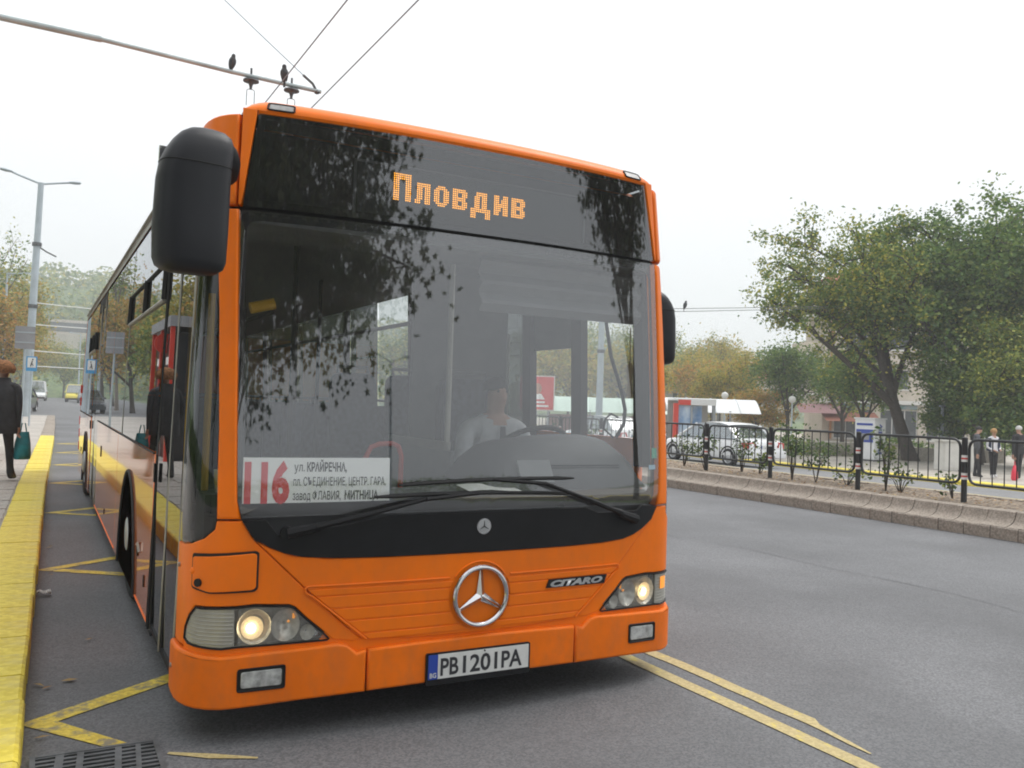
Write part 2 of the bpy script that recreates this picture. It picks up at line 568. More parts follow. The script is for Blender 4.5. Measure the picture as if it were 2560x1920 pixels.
def patch(name, poly, fn, off, mat, parent, thick=0.012, bev=0.0, ra=0.06, rb=0.12):
    """curved sheet-metal panel: 2D outline laid on the surface fn(a, b, offset), edges rolled over by bev"""
    if bev > 0 and ra < 0.2:
        poly = resample(poly, max(ra, 0.05))
    inner = shrink(poly, bev) if bev > 0 else poly
    def nrm(a, b):
        h = 4e-3
        return (Vector(fn(a, b, off + h)) - Vector(fn(a, b, off))).normalized()
    bm = bmesh.new()
    f = bm.faces.new([bm.verts.new((a, b, 0)) for a, b in inner])
    bmesh.ops.triangulate(bm, faces=[f])
    for ax, st in ((0, ra), (1, rb)):
        lo, hi = min(p[ax] for p in inner), max(p[ax] for p in inner)
        q = math.ceil(lo / st) * st
        while q < hi:
            bmesh.ops.bisect_plane(bm, geom=bm.verts[:] + bm.edges[:] + bm.faces[:], plane_co=(q, 0, 0) if ax == 0 else (0, q, 0), plane_no=(1, 0, 0) if ax == 0 else (0, 1, 0), dist=1e-6)
            q += st
    bm.verts.index_update()
    V = [Vector(fn(v.co.x, v.co.y, off)) for v in bm.verts]
    NN = [nrm(v.co.x, v.co.y) for v in bm.verts]
    F = [[v.index for v in fa.verts] for fa in bm.faces]
    bm.free()
    if thick > 0:
        K = len(poly)
        cnt = [max(1, int(math.hypot(poly[(i + 1) % K][0] - poly[i][0], poly[(i + 1) % K][1] - poly[i][1]) / ra)) for i in range(K)]
        def rs(pl):
            return [(pl[i][0] + (pl[(i + 1) % K][0] - pl[i][0]) * j / cnt[i], pl[i][1] + (pl[(i + 1) % K][1] - pl[i][1]) * j / cnt[i]) for i in range(K) for j in range(cnt[i])]
        outl = rs(poly)
        ref = rs(shrink(poly, max(bev, .004)))
        n_ = [nrm(a, b) for a, b in outl]
        tv = [(Vector(fn(*o, off)) - Vector(fn(*r, off))) for o, r in zip(outl, ref)]
        tv = [(t - n * t.dot(n)).normalized() if t.length > 1e-7 else n for t, n in zip(tv, n_)]
        loops = []
        if bev > 0:
            for th in (0, .52, 1.05, math.pi / 2):
                pl = [(i[0] + (p[0] - i[0]) * math.sin(th), i[1] + (p[1] - i[1]) * math.sin(th)) for i, p in zip(inner, poly)]
                loops.append(([Vector(fn(a, b, off - bev * (1 - math.cos(th)))) for a, b in rs(pl)], [(n * math.cos(th) + t * math.sin(th)).normalized() for n, t in zip(n_, tv)]))
        else:
            loops.append(([Vector(fn(a, b, off)) for a, b in outl], tv))
        loops.append(([Vector(fn(a, b, off - bev - thick)) for a, b in outl], tv))
        b0 = len(V); m = len(outl)
        for vs, ns in loops: V += vs; NN += ns
        for i in range(len(loops) - 1):
            for j in range(m):
                j2 = (j + 1) % m
                F.append([b0 + i * m + j, b0 + i * m + j2, b0 + (i + 1) * m + j2, b0 + (i + 1) * m + j])
    for q, f in enumerate(F):
        g = (V[f[1]] - V[f[0]]).cross(V[f[2]] - V[f[0]])
        if len(f) > 3: g += (V[f[2]] - V[f[0]]).cross(V[f[3]] - V[f[0]])
        if g.dot(sum((NN[k] for k in f), Vector())) < 0: F[q] = f[::-1]
    me = bpy.data.meshes.new(name)
    me.from_pydata([tuple(v) for v in V], [], F)
    me.shade_smooth()
    me.normals_split_custom_set_from_vertices([tuple(n) for n in NN])
    return link(name, me, parent, mat)

def text_mesh(body, size, fn, parent, mat, name='lettering', xs=1.0, off=0.0, shear=0.0, align='LEFT', space=1.0, fit=None, depth=0.0):
    """flat print: a text outline turned into a mesh and laid on a surface fn(a,b)->3D; fit=(width) scales to width"""
    c = bpy.data.curves.new('txt', 'FONT')
    c.body = body
    c.size = size
    c.align_x = align
    c.offset = off
    c.shear = shear
    c.space_character = space
    c.resolution_u = 3
    c.extrude = depth
    o = bpy.data.objects.new('txt', c)
    COL.objects.link(o)
    bpy.context.view_layer.update()
    dg = bpy.context.evaluated_depsgraph_get()
    me = bpy.data.meshes.new_from_object(o.evaluated_get(dg))
    bpy.data.objects.remove(o)
    bpy.data.curves.remove(c)
    xsv = [v.co.x for v in me.vertices]
    if fit and xsv:
        w = max(xsv) - min(xsv); xs = fit / w
    x0 = min(xsv) if (xsv and align == 'LEFT') else 0
    for v in me.vertices:
        v.co = Vector(fn((v.co.x - x0) * xs, v.co.y, v.co.z))
    me.materials.clear()
    return link(name, me, parent, mat)

# ------------------------------------------------------------ the city bus
HW = 1.275
def _plan():
    P = [(x, 0.11 * (x / HW) ** 2.5) for x in lin(0, 1.08, 900)]
    B = [(1.08, .0726), (1.19, .0915), (HW, .15), (HW, .36)]
    for t in lin(0, 1, 900)[1:]:
        P.append(tuple(sum(c * B[i][k] for i, c in enumerate(((1 - t) ** 3, 3 * t * (1 - t) ** 2, 3 * t * t * (1 - t), t ** 3))) for k in (0, 1)))
    P += [(HW, y) for y in lin(.36, 2.0, 40)[1:]]
    P = np.array(P)
    S = np.r_[0, np.cumsum(np.hypot(*np.diff(P, axis=0).T))]
    return P, S
PLN, SS = _plan()
def lean(z): return 0.138 * ((z - .95) / 1.72) ** 1.2 if z > .95 else 0.0
def kx(z): return 1 - .043 * ((z - 1.1) / 1.55) ** 1.3 if z > 1.1 else 1.0
def S0(s, z):
    a = abs(s)
    x = float(np.interp(a, SS, PLN[:, 0])); y = float(np.interp(a, SS, PLN[:, 1]))
    return Vector((math.copysign(x, s) * kx(z), y + lean(z), z))
def FR(s, z, d=0.0):
    p = S0(s, z)
    if d == 0: return p
    h = 6e-3
    n = (S0(s + h, z) - S0(s - h, z)).cross(S0(s, z + h) - S0(s, z - h)).normalized()
    return p + n * d
def s_of_y(y, z=1.0):
    return float(np.interp(y - lean(z), PLN[900:, 1], SS[900:]))
def SIDE(sg):
    def fn(y, z, d=0.0): return Vector((sg * (HW * kx(z) + d), y, z))
    return fn
SL, SR = SIDE(-1), SIDE(1)
def flip(poly): return [(-a, b) for a, b in poly][::-1]
DOORY = 0.41
def SF(z): return s_of_y(DOORY, z)

bus = thing('city_bus', 'large orange city bus stopped at the yellow kerb, its headlights on', 'bus', (0, 0, 0))
FP = lambda *a, **k: patch(*a, **k)

# --- front lower body
for sg, T in ((1, lambda p: p), (-1, flip)):
    bl = [(-1.53, .155), (-1.40, .142), (-1.14, .142), (-.825, .158), (-.541, .165), (-.541, .349), (-.584, .338), (-.625, .374), (-.668, .384), (-1.01, .368), (-1.143, .359), (-1.222, .363), (-1.31, .367), (-1.53, .367)]
    bp = patch('bumper', T(bl), FR, .020, 'orange_rough', bus, .03, .014, ra=.05)
    cp = [(-1.028, .832), (-.806, .617), (-.639, .458), (-.560, .392), (-.60, .385), (-.690, .400), (-.738, .446), (-.802, .500), (-.852, .549), (-.876, .560), (-1.018, .568), (-1.092, .563), (-1.273, .558), (-1.315, .516), (-1.356, .413), (-1.36, .378), (-SF(.5), .372), (-SF(.79), .79), (-1.40, .795), (-1.321, .81), (-1.239, .839), (-1.19, .879), (-1.184, .914), (-1.082, .914)]
    patch('front_corner', T(cp), FR, .0, 'orange', bus, .03, .006, ra=.04)
    pl = [(-1.086, .922), (-1.104, .998), (-1.110, 1.179), (-1.129, 1.632), (-1.151, 2.067), (-1.160, 2.238), (-1.262, 2.238), (-1.219, 1.785), (-1.19, 1.295), (-1.184, .922)]
    patch('windscreen_pillar', T(pl), FR, .006, 'orange', bus, .05, .012, ra=.05)
    sq = [(-1.186, .925), (-1.192, 1.295), (-1.222, 1.785), (-1.262, 2.235), (-SF(2.235), 2.235), (-SF(.80), .80), (-1.40, .801), (-1.321, .817), (-1.241, .846), (-1.193, .886)]
    patch('quarter_window', T(sq), FR, -.004, 'quarter_glass', bus, 0)
    dm = [(-1.172, 2.256), (-1.180, 2.66), (-SF(2.6) - .3, 2.66), (-SF(2.3) - .3, 2.256)]
    patch('roof_corner', T(dm), FR, .012, 'orange', bus, .03, .012, ra=.04, rb=.06)
    hc = [(-1.150, 2.256), (-1.104, 2.682), (-1.168, 2.690), (-1.163, 2.256)]
    patch('header_cheek', T(hc), FR, .006, 'orange', bus, .03, .004, ra=.03)
    # towing flap, plug and knob
    if sg == 1:
        fl = rnd([(-1.284, .640), (-1.20, .622), (-1.03, .630), (-1.016, .640), (-1.016, .776), (-1.03, .782), (-1.284, .762)], .012)
        fr_ = patch('flap_gap', T(rnd([(-1.292, .632), (-1.20, .616), (-1.022, .622), (-1.008, .634), (-1.008, .784), (-1.02, .792), (-1.292, .776)], .014)), FR, .0075, 'black_matt', bus, 0)
        fp = patch('access_flap', T(fl), FR, .013, 'orange', bus, .004, .004, ra=.03)
        mb = MB()
        p = FR(sg * -1.246, .659, .012); q = FR(sg * -1.246, .659, .022)
        mb.tube([p, q], .017, 14)
        mb.build('plug', 'black_plastic', fp)
        mb = MB(); p = FR(sg * -1.284, .702, .004)
        mb.lathe([(.004, -.01), (.014, -.004), (.016, .004), (.012, .012), (.004, .016)], Matrix.Translation(p) @ (p - FR(sg * -1.284, .702, 0)).to_track_quat('Z', 'Y').to_matrix().to_4x4(), 12)
        mb.build('knob', 'orange', fp)
    # screws beside the door
    for z in (.70, .27):
        mb = MB(); s_ = sg * -(SF(z) - .06)
        mb.tube([FR(s_, z, -.004), FR(s_, z, .026 if z < .4 else .010)], .010, 10); mb.build('screw', 'alu', bus)
bc = [(-.535, .166), (-.27, .170), (.27, .170), (.535, .166), (.535, .350), (.30, .358), (0, .362), (-.30, .358), (-.535, .350)]
patch('bumper', bc, FR, .020, 'orange_rough', bus, .03, .014, ra=.05)
bb = [(-1.028, .838), (-.969, .805), (-.909, .779), (-.836, .761), (-.694, .750), (-.469, .746), (0, .744), (.469, .746), (.694, .750), (.836, .761), (.909, .779), (.969, .805), (1.028, .838)]
hd = bb[1:-1] + [(1.018, .826), (.800, .613), (.634, .455), (.552, .391), (.30, .376), (0, .372), (-.30, .376), (-.552, .391), (-.634, .455), (-.800, .613), (-1.018, .826)]
patch('hood_panel', hd[::-1], FR, .006, 'orange', bus, .03, .008, ra=.05)
# ribbed field of the hood: separate slats, left and right of the emblem
rows = [(.618, .592), (.587, .537), (.531, .482), (.476, .423), (.417, .391)]
def edge(z): return .803 - (.618 - z) * .545 / .42 * .93
def ringx(z):
    d = z - .5425
    return math.sqrt(max(0, .158 ** 2 - d * d)) if abs(d) < .158 else .0
for z1, z0 in rows:
    for sg in (-1, 1):
        r1, r0 = max(ringx(z1), .003), max(ringx(z0), .003)
        rm = max(ringx((z0 + z1) / 2), .003)
        pol = [(sg * rm, (z0 + z1) / 2), (sg * r1, z1), (sg * edge(z1), z1), (sg * edge(z0), z0), (sg * r0, z0)]
        patch('hood_slat', pol if sg < 0 else pol[::-1], FR, .0105, 'orange', bus, .004, .003, ra=.06)
mb = MB()
for sg in (-1, 1):
    pts = [FR(sg * .158, .634, .009)] + [FR(sg * s_, .634, .009) for s_ in lin(.2, .80, 14)] + [FR(sg * .815, .626, .009), FR(sg * .812, .606, .009)] + [FR(sg * edge(z) + sg * .012, z, .009) for z in lin(.59, .392, 8)]
    mb.tube(pts, .0045, 6)
arc = [FR(.158 * math.sin(t), .5425 + .158 * math.cos(t), .0075) for t in lin(-.95, .95, 22)]
mb.tube(arc, .0045, 6)
mb.build('slat_frame', 'orange', bus)

patch('lower_valance', [(-.80, .330), (.80, .330), (.72, .44), (-.72, .44)], FR, -.003, 'orange', bus, 0, ra=.08)
# --- emblem
em = MB()
cz = .5425
ring = [FR(.133 * math.sin(t), cz + .133 * math.cos(t), .022) for t in [2 * math.pi * i / 48 for i in range(48)]]
em.tube(ring, .0115, 10, closed=True)
emb = em.build('star_emblem', 'chrome', bus)
for k in range(3):
    a = k * 2 * math.pi / 3
    dx, dz = math.sin(a), math.cos(a)
    px, pz = dz, -dx
    P = lambda u, w, d: FR(u * dx + w * px, cz + u * dz + w * pz, d)
    m2 = MB()
    L_ = .128
    vs = [P(-.012, 0, .036), P(.012, .021, .016), P(L_, .006, .016), P(L_, 0, .028), P(L_, -.006, .016), P(.012, -.021, .016)]
    m2.add(vs, [(0, 1, 2, 3), (0, 3, 4, 5), (0, 5, 1), (1, 5, 4, 2), (2, 4, 3)])
    m2.build('star_arm', 'chrome', emb, smooth=0)
# --- black panel below the screen, with its small round badge
gb = [(-1.080, .918), (-.988, .922), (-.935, .856), (-.66, .893), (-.455, .927), (-.17, .932), (.58, .934), (.664, .903), (.935, .903), (.963, .931), (1.080, .918)]
patch('black_panel', [(-1.04, .850)] + bb[1:-1] + [(1.04, .850)] + gb[::-1], FR, .012, 'black_plastic', bus, .012, .003, ra=.05)
mb = MB()
def disc_on(mb, s, z, r, d0, d1, n=24, rim=0.0):
    vs0 = [FR(s + r * math.cos(t), z + r * math.sin(t), d0) for t in [2 * math.pi * i / n for i in range(n)]]
    vs1 = [FR(s + r * math.cos(t), z + r * math.sin(t), d1) for t in [2 * math.pi * i / n for i in range(n)]]
    k = n
    mb.add(vs0 + vs1, [tuple(range(k, 2 * k))] + [(i, (i + 1) % k, k + (i + 1) % k, k + i) for i in range(k)])
disc_on(mb, .008, .864, .037, .004, .014)
bd = mb.build('round_badge', 'chrome', bus)
mb = MB(); disc_on(mb, .008, .864, .030, .012, .0155); mb.build('badge_face', 'silver_paint', bd)
mb = MB()
for k in range(3):
    a = k * 2 * math.pi / 3
    mb.tube([FR(.008, .864, .0165), FR(.008 + .027 * math.sin(a), .864 + .027 * math.cos(a), .0165)], [.0035, .001], 5)
mb.build('badge_star', 'black_print', bd)
mb = MB(); disc_on(mb, .117, .860, .022, .004, .013); mb.build('key_plug', 'black_plastic', bus)

# --- windscreen, frit, destination window
ws = [(-1.082, .926), (-.99, .928), (-.6, .936), (0, .938), (.6, .936), (.99, .928), (1.082, .926), (1.102, 1.0), (1.108, 1.179), (1.127, 1.632), (1.149, 2.067), (1.157, 2.234), (-1.157, 2.234), (-1.149, 2.067), (-1.127, 1.632), (-1.108, 1.179), (-1.102, 1.0)]
patch('windscreen', ws, FR, -.002, 'windscreen_glass', bus, 0, ra=.05, rb=.1)
wi = rnd([(-1.066, .990), (1.066, .990), (1.080, 1.179), (1.100, 1.632), (1.122, 2.067), (1.128, 2.20), (-1.128, 2.20), (-1.122, 2.067), (-1.100, 1.632), (-1.080, 1.179)], .06, 6)
mb = MB()
wo_ = resample(ws, .05)
def ring_between(mb, outer, inner, fn, d):
    """frame strip between two outlines with the same centre"""
    c = Vector((sum(p[0] for p in inner) / len(inner), sum(p[1] for p in inner) / len(inner)))
    inn = resample(inner, .05); out = resample(outer, .05)
    def ang(p): return math.atan2((p[1] - c.y) * 1.6, p[0] - c.x)
    def at(poly, a):
        best = None
        for i in range(len(poly)):
            p, q = poly[i], poly[(i + 1) % len(poly)]
            a0, a1 = ang(p), ang(q)
            da = (a1 - a0 + math.pi) % (2 * math.pi) - math.pi
            dx = (a - a0 + math.pi) % (2 * math.pi) - math.pi
            if da != 0 and -1e-9 <= dx / da <= 1 + 1e-9:
                t = dx / da; return (p[0] + (q[0] - p[0]) * t, p[1] + (q[1] - p[1]) * t)
        return min(poly, key=lambda p: abs((ang(p) - a + math.pi) % (2 * math.pi) - math.pi))
    n = 180
    A = [2 * math.pi * i / n - math.pi for i in range(n)]
    vo = [fn(*at(outer, a), d) for a in A]; vi = [fn(*at(inner, a), d) for a in A]
    mb.add(vo + vi, [(i, (i + 1) % n, n + (i + 1) % n, n + i) for i in range(n)])
ring_between(mb, ws, wi, FR, -.030)
mb.build('screen_frit', 'black_gloss', bus)
dg = [(-1.142, 2.250), (1.142, 2.250), (1.096, 2.680), (-1.096, 2.680)]
dgl = patch('destination_window', rnd(dg, .015, 3), FR, -.002, 'destination_glass', bus, 0, ra=.06, rb=.1)
mb = MB(); ring_between(mb, dg, [(-1.10, 2.285), (1.10, 2.285), (1.065, 2.655), (-1.065, 2.655)], FR, -.012)
mb.build('destination_frit', 'black_gloss', bus)
# header over the destination window and roof front
def capz(s):
    a = abs(s)
    return 1.0 if a < 1.02 else max(0.0, 1 - ((a - 1.02) / .155) ** 2) ** .5
def CAP(s, t):
    th = t * math.pi / 2
    k = capz(s)
    b = FR(s, 2.682, .006)
    return Vector((b.x * (1 - .02 * math.sin(th)), b.y + .16 * (1 - math.cos(th)), 2.682 + .080 * k * math.sin(th)))
mb = MB()
mb.grid(CAP, [math.copysign(min(abs(s), 1.172), s) for s in lin(-1.172, 1.172, 70)], lin(0, 1, 12))
mb.grid(lambda s, t: CAP(s, 1) + Vector((0, .5 * t, .012 * t)), lin(-1.172, 1.172, 60), lin(0, 1, 4))
mb.grid(lambda s, t: FR(s, 2.668 + .014 * t, .006 - .01 * (1 - t)), lin(-1.10, 1.10, 50), (0, 1))
mb.build('roof_front', 'orange', bus, smooth=60)
for sg in (-1, 1):
    pol = rnd([(1.058, .07), (.951, .07), (.951, .31), (1.058, .31)], .02, 4)
    f2 = lambda s, t, d=0.0, sg=sg: CAP(sg * s, t) + (Vector((0, -1, .8)).normalized() * d)
    mk = patch('marker_lamp', pol, f2, .004, 'marker_lens', bus, .008, .002, ra=.03, rb=.15)
    mb = MB(); pts = [f2(a, b, .004) for a, b in rnd([(1.064, .05), (.945, .05), (.945, .34), (1.064, .34)], .03, 4)]
    mb.tube(pts, .004, 6, closed=True); mb.build('lamp_rim', 'black_plastic', mk)
mb = MB()
mb.grid(lambda s, z: FR(s, z, -.03), lin(-1.18, 1.18, 40), (2.222, 2.27))
mb.build('screen_seal', 'black_matt', bus)

# --- the LED destination display
led = MB()
led.b2(-.58, .66, .245, .275, 2.272, 2.548)
lb = led.build('display_board', 'led_board', bus)
mb = MB(); mb.b2(-1.16, 1.16, .42, .44, 2.25, 2.67); mb.b2(-1.06, 1.06, .245, .435, 2.660, 2.672); mb.b2(-1.115, -1.10, .26, .42, 2.25, 2.665); mb.b2(1.10, 1.115, .26, .42, 2.25, 2.665); mb.build('display_backing', 'dark_interior', bus)
mb = MB(); mb.b2(-.60, .68, .238, .246, 2.545, 2.556); mb.b2(-.60, .68, .238, .246, 2.262, 2.273); mb.b2(-.60, -.588, .238, .246, 2.262, 2.556); mb.b2(.668, .68, .238, .246, 2.262, 2.556)
mb.build('display_frame', 'grey_interior', lb)
G = {
 'P': ['XXXXXXXXX'] * 3 + ['XXX...XXX'] * 10,
 'l': ['.XXXXXXX'] * 2 + ['.XXX.XXX'] * 6 + ['XXX..XXX'] * 2,
 'o': ['..XXXX..', '.XXXXXX.'] + ['XXX..XXX'] * 6 + ['.XXXXXX.', '..XXXX..'],
 'v': ['XXXXXXX.', 'XXXXXXXX', 'XXX..XXX', 'XXX..XXX', 'XXXXXXX.', 'XXXXXXX.', 'XXX..XXX', 'XXX..XXX', 'XXXXXXXX', 'XXXXXXX.'],
 'd': ['...XXXXXX..'] * 2 + ['..XXX.XXX..'] * 6 + ['XXXXXXXXXXX'] * 2 + ['XXX.....XXX'] * 3,
 'i': ['XXX..XXX', 'XXX..XXX', 'XXX.XXXX', 'XXX.XXXX', 'XXXXXXXX', 'XXXXXXXX', 'XXXX.XXX', 'XXXX.XXX', 'XXX..XXX', 'XXX..XXX']}
pit = .01015
x0 = -.400
for ch in 'Plovdiv':
    rowsL = G[ch]
    top = 12 if ch == 'P' else 9
    mb = MB()
    for r_, row in enumerate(rowsL):
        for c_, px_ in enumerate(row):
            if px_ == 'X':
                x, z = x0 + c_ * pit, 2.394 + (top - r_) * pit
                rr = .0040
                vs = [(x + rr * math.cos(t), .243, z + rr * math.sin(t)) for t in [math.pi * k / 3 for k in range(6)]] + [(x, .240, z)]
                mb.add(vs, [(i, (i + 1) % 6, 6) for i in range(6)])
    x0 += (len(rowsL[0]) + 1.8) * pit
    mb.build('display_letter', 'led_on', lb, recalc=False)

# --- head lamps
HL = [(-1.348, .413), (-1.340, .461), (-1.308, .514), (-1.271, .550), (-1.176, .554), (-1.092, .556), (-1.018, .561), (-.878, .553), (-.854, .543), (-.804, .494), (-.740, .440), (-.704, .404), (-.714, .400), (-1.086, .394), (-1.144, .388), (-1.223, .392), (-1.312, .396)]
for sg, T in ((1, lambda p: p), (-1, flip)):
    hl = patch('headlight', T(HL), FR, -.055, 'lamp_inner', bus, 0, ra=.05)
    tag(hl, 'lit headlight with a warm glow')
    mb = MB(); ring_ = resample(HL, .03)
    mb.tube([FR(sg * a, b, .001) for a, b in ring_], .0042, 6, closed=True); mb.build('lamp_seal', 'black_plastic', hl)
    # side walls of the housing
    mb = MB(); n = len(ring_)
    mb.add([FR(sg * a, b, 0) for a, b in ring_] + [FR(sg * a, b, -.055) for a, b in ring_], [(i, (i + 1) % n, n + (i + 1) % n, n + i) for i in range(n)])
    mb.build('lamp_housing', 'lamp_inner', hl)
    # bright bowl and burner of the dipped beam
    def bowl(cs, czz, rx, rz, depth, name, mat, d0=-.004, inner=0.0):
        mb = MB(); rings = []
        for t in lin(inner, 1, 9):
            rings.append([FR(sg * (cs + rx * t * math.cos(a)), czz + rz * t * math.sin(a), d0 - depth * (1 - t * t)) for a in [2 * math.pi * k / 28 for k in range(28)]])
        mb.loft(rings, cap=False)
        return mb.build(name, mat, hl)
    bowl(-1.016, .474, .070, .074, .045, 'beam_reflector', 'lamp_bowl', inner=.62)
    bowl(-1.024, .468, .046, .048, .02, 'beam_glow', 'headlight_halo', d0=-.014, inner=.3)
    bowl(-.890, .474, .060, .068, .045, 'beam_reflector', 'lamp_bowl', inner=.12)
    bowl(-.798, .438, .030, .034, .03, 'beam_reflector', 'lamp_bowl', inner=.1)
    mb = MB(); c_ = FR(sg * -1.028, .464, -.016)
    rings = []
    for t in lin(.02, 1, 6):
        rings.append([FR(sg * (-1.028 + .021 * t * math.cos(a)), .464 + .023 * t * math.sin(a), -.010 - .010 * t * t) for a in [2 * math.pi * k / 24 for k in range(24)]])
    mb.loft(rings); mb.build('dipped_beam', 'headlight_on', hl)
    mb = MB()
    vs = [FR(sg * a, b, -.02) for a, b in [(-1.080, .552), (-1.080, .398), (-.715, .404), (-.76, .448)]]
    mb.add([FR(sg * a, b, -.035) for a, b in [(-.80, .405), (-.725, .406), (-.775, .455), (-.80, .47)]], [(0, 1, 2, 3)])
    mb.build('chrome_trim', 'reflector', hl)
    mb = MB(); mb.tube([FR(sg * -.855, .525, -.02), FR(sg * -.855, .497, -.02)], .006, 6); mb.tube([FR(sg * -.88, .488, -.02), FR(sg * -.872, .484, -.02)], .006, 6)
    mb.build('amber_reflex', 'amber', hl)
    lens = [(-1.080, .552), (-1.018, .556), (-.880, .549), (-.857, .540), (-.808, .492), (-.745, .440), (-.716, .408), (-1.080, .399)]
    patch('headlight_lens', T(lens), FR, -.002, 'headlight_glass', hl, 0, ra=.05)
    ind = [(-1.342, .415), (-1.335, .460), (-1.304, .511), (-1.270, .545), (-1.176, .549), (-1.098, .551), (-1.094, .399), (-1.144, .393), (-1.223, .397), (-1.310, .401)]
    iw = patch('indicator_lens', T(ind), FR, -.003, 'indicator_lens', hl, .02, ra=.04)
    for k in range(9):
        z = .408 + k * .0155
        a0 = -1.335 if z < .47 else -1.335 + (z - .47) * .8
        mb = MB(); mb.tube([FR(sg * s_, z, -.002) for s_ in lin(a0 + .008, -1.10, 10)], .0022, 5); mb.build('lens_rib', 'indicator_lens', iw)
    if sg == -1:
        mb = MB(); mb.grid(lambda s, z: FR(s, z, .001), lin(1.14, 1.20, 4), lin(.47, .535, 4)); mb.build('lit_indicator', 'amber', iw)
    # fog lamp in the bumper
    fo = [(-1.075, .216), (-.888, .222), (-.888, .314), (-1.075, .306)]
    fg = patch('fog_lamp', T(rnd(fo, .008, 3)), FR, .0215, 'black_matt', bus, 0, ra=.05)
    fi = [(-1.064, .228), (-.899, .233), (-.899, .303), (-1.064, .296)]
    patch('fog_lens', T(rnd(fi, .012, 4)), FR, .024, 'fog_lens', fg, .01, .004, ra=.03)
    mb = MB(); mb.tube([FR(sg * a, b, .023) for a, b in resample(rnd(fo, .008, 3), .03)], .004, 5, closed=True); mb.build('lamp_seal', 'black_plastic', fg)

for T in (lambda p: p, flip):
    patch('lamp_sill', T([(-1.36, .355), (-1.0, .357), (-.69, .366), (-.69, .404), (-.712, .401), (-1.086, .394), (-1.144, .388), (-1.223, .392), (-1.312, .397), (-1.36, .42)]), FR, -.003, 'orange', bus, 0, ra=.05)
# --- number plate
def PL(a, b, d=0.0): return Vector((a, .0 - .024 - d, b))
mb = MB(); mb.prism(rnd([(-.268, .160), (.268, .160), (.268, .304), (-.268, .304)], .008, 3), PL, -.02, .006)
npl = mb.build('number_plate', 'black_plastic', bus)
mb = MB(); mb.prism([(-.212, .188), (.258, .188), (.258, .297), (-.212, .297)], PL, .004, .009); mb.build('plate_face', 'plate_white', npl)
mb = MB(); mb.prism([(-.259, .188), (-.213, .188), (-.213, .297), (-.259, .297)], PL, .004, .009); mb.build('plate_band', 'plate_blue', npl)
def T2(a0, b0, d): return lambda x, y, z=0: PL(a0 + x, b0 + y, d)
text_mesh('PB', .108, T2(-.200, .203, .0105), npl, 'black_print', fit=.090, off=.0025)
text_mesh('1201', .108, T2(-.088, .203, .0105), npl, 'black_print', fit=.178, off=.0025)
text_mesh('PA', .108, T2(.112, .203, .0105), npl, 'black_print', fit=.110, off=.0025)
text_mesh('BG', .030, T2(-.252, .196, .0105), npl, 'plate_white', fit=.032, off=.0006)
mb = MB(); mb.tube([PL(.022, .292, .009), PL(.022, .292, .013)], .004, 8); mb.build('screw', 'rubber', npl)
# --- name plate
pn = MB(); pn.prism([(.357, .550), (.712, .546), (.728, .590), (.373, .590)], lambda a, b, d: FR(a, b, d), .012, .018)
pnl = pn.build('name_plate', 'black_gloss', bus)
text_mesh('CITARO', .040, lambda x, y, z=0: FR(.380 + x, .555 + y, .0195), pnl, 'silver_paint', fit=.318, off=.0022, shear=.28)

# --- wipers
def wiper(piv, arm, b0, b1, sag):
    mb = MB()
    mb.tube([FR(*piv, .0), FR(*piv, .04)], .028, 12)
    mb.tube([FR(*piv, .035), FR(piv[0] + (arm[0] - piv[0]) * .22, piv[1] + (arm[1] - piv[1]) * .2, .042)], [.024, .019], 8)
    mb.tube([FR(piv[0] + (arm[0] - piv[0]) * t, piv[1] + (arm[1] - piv[1]) * t, .04 + .012 * math.sin(t * 3.1)) for t in lin(.2, 1, 10)], [.019] + [.013] * 4 + [.010] * 5, 7)
    w = mb.build('wiper', 'black_plastic', bus)
    m2 = MB()
    m2.tube([FR(b0[0] + (b1[0] - b0[0]) * t, b0[1] + (b1[1] - b0[1]) * t + sag * math.sin(math.pi * t), .022) for t in lin(0, 1, 16)], [.006] + [.0095] * 14 + [.005], 6)
    m2.tube([FR(b0[0] + (b1[0] - b0[0]) * t, b0[1] + (b1[1] - b0[1]) * t + sag * math.sin(math.pi * t), .010) for t in lin(0, 1, 16)], .006, 5)
    m2.build('wiper_blade', 'rubber', w)
    m3 = MB(); m3.tube([FR(*arm, .048), FR(b0[0] * .5 + b1[0] * .5, b0[1] * .5 + b1[1] * .5 + sag, .024)], .010, 6); m3.build('blade_clip', 'black_plastic', w)
wiper((-.90, .866), (-.30, .998), (-.53, 1.010), (.475, 1.004), .012)
wiper((.905, .862), (.32, 1.058), (-.415, 1.060), (.50, 1.080), .010)

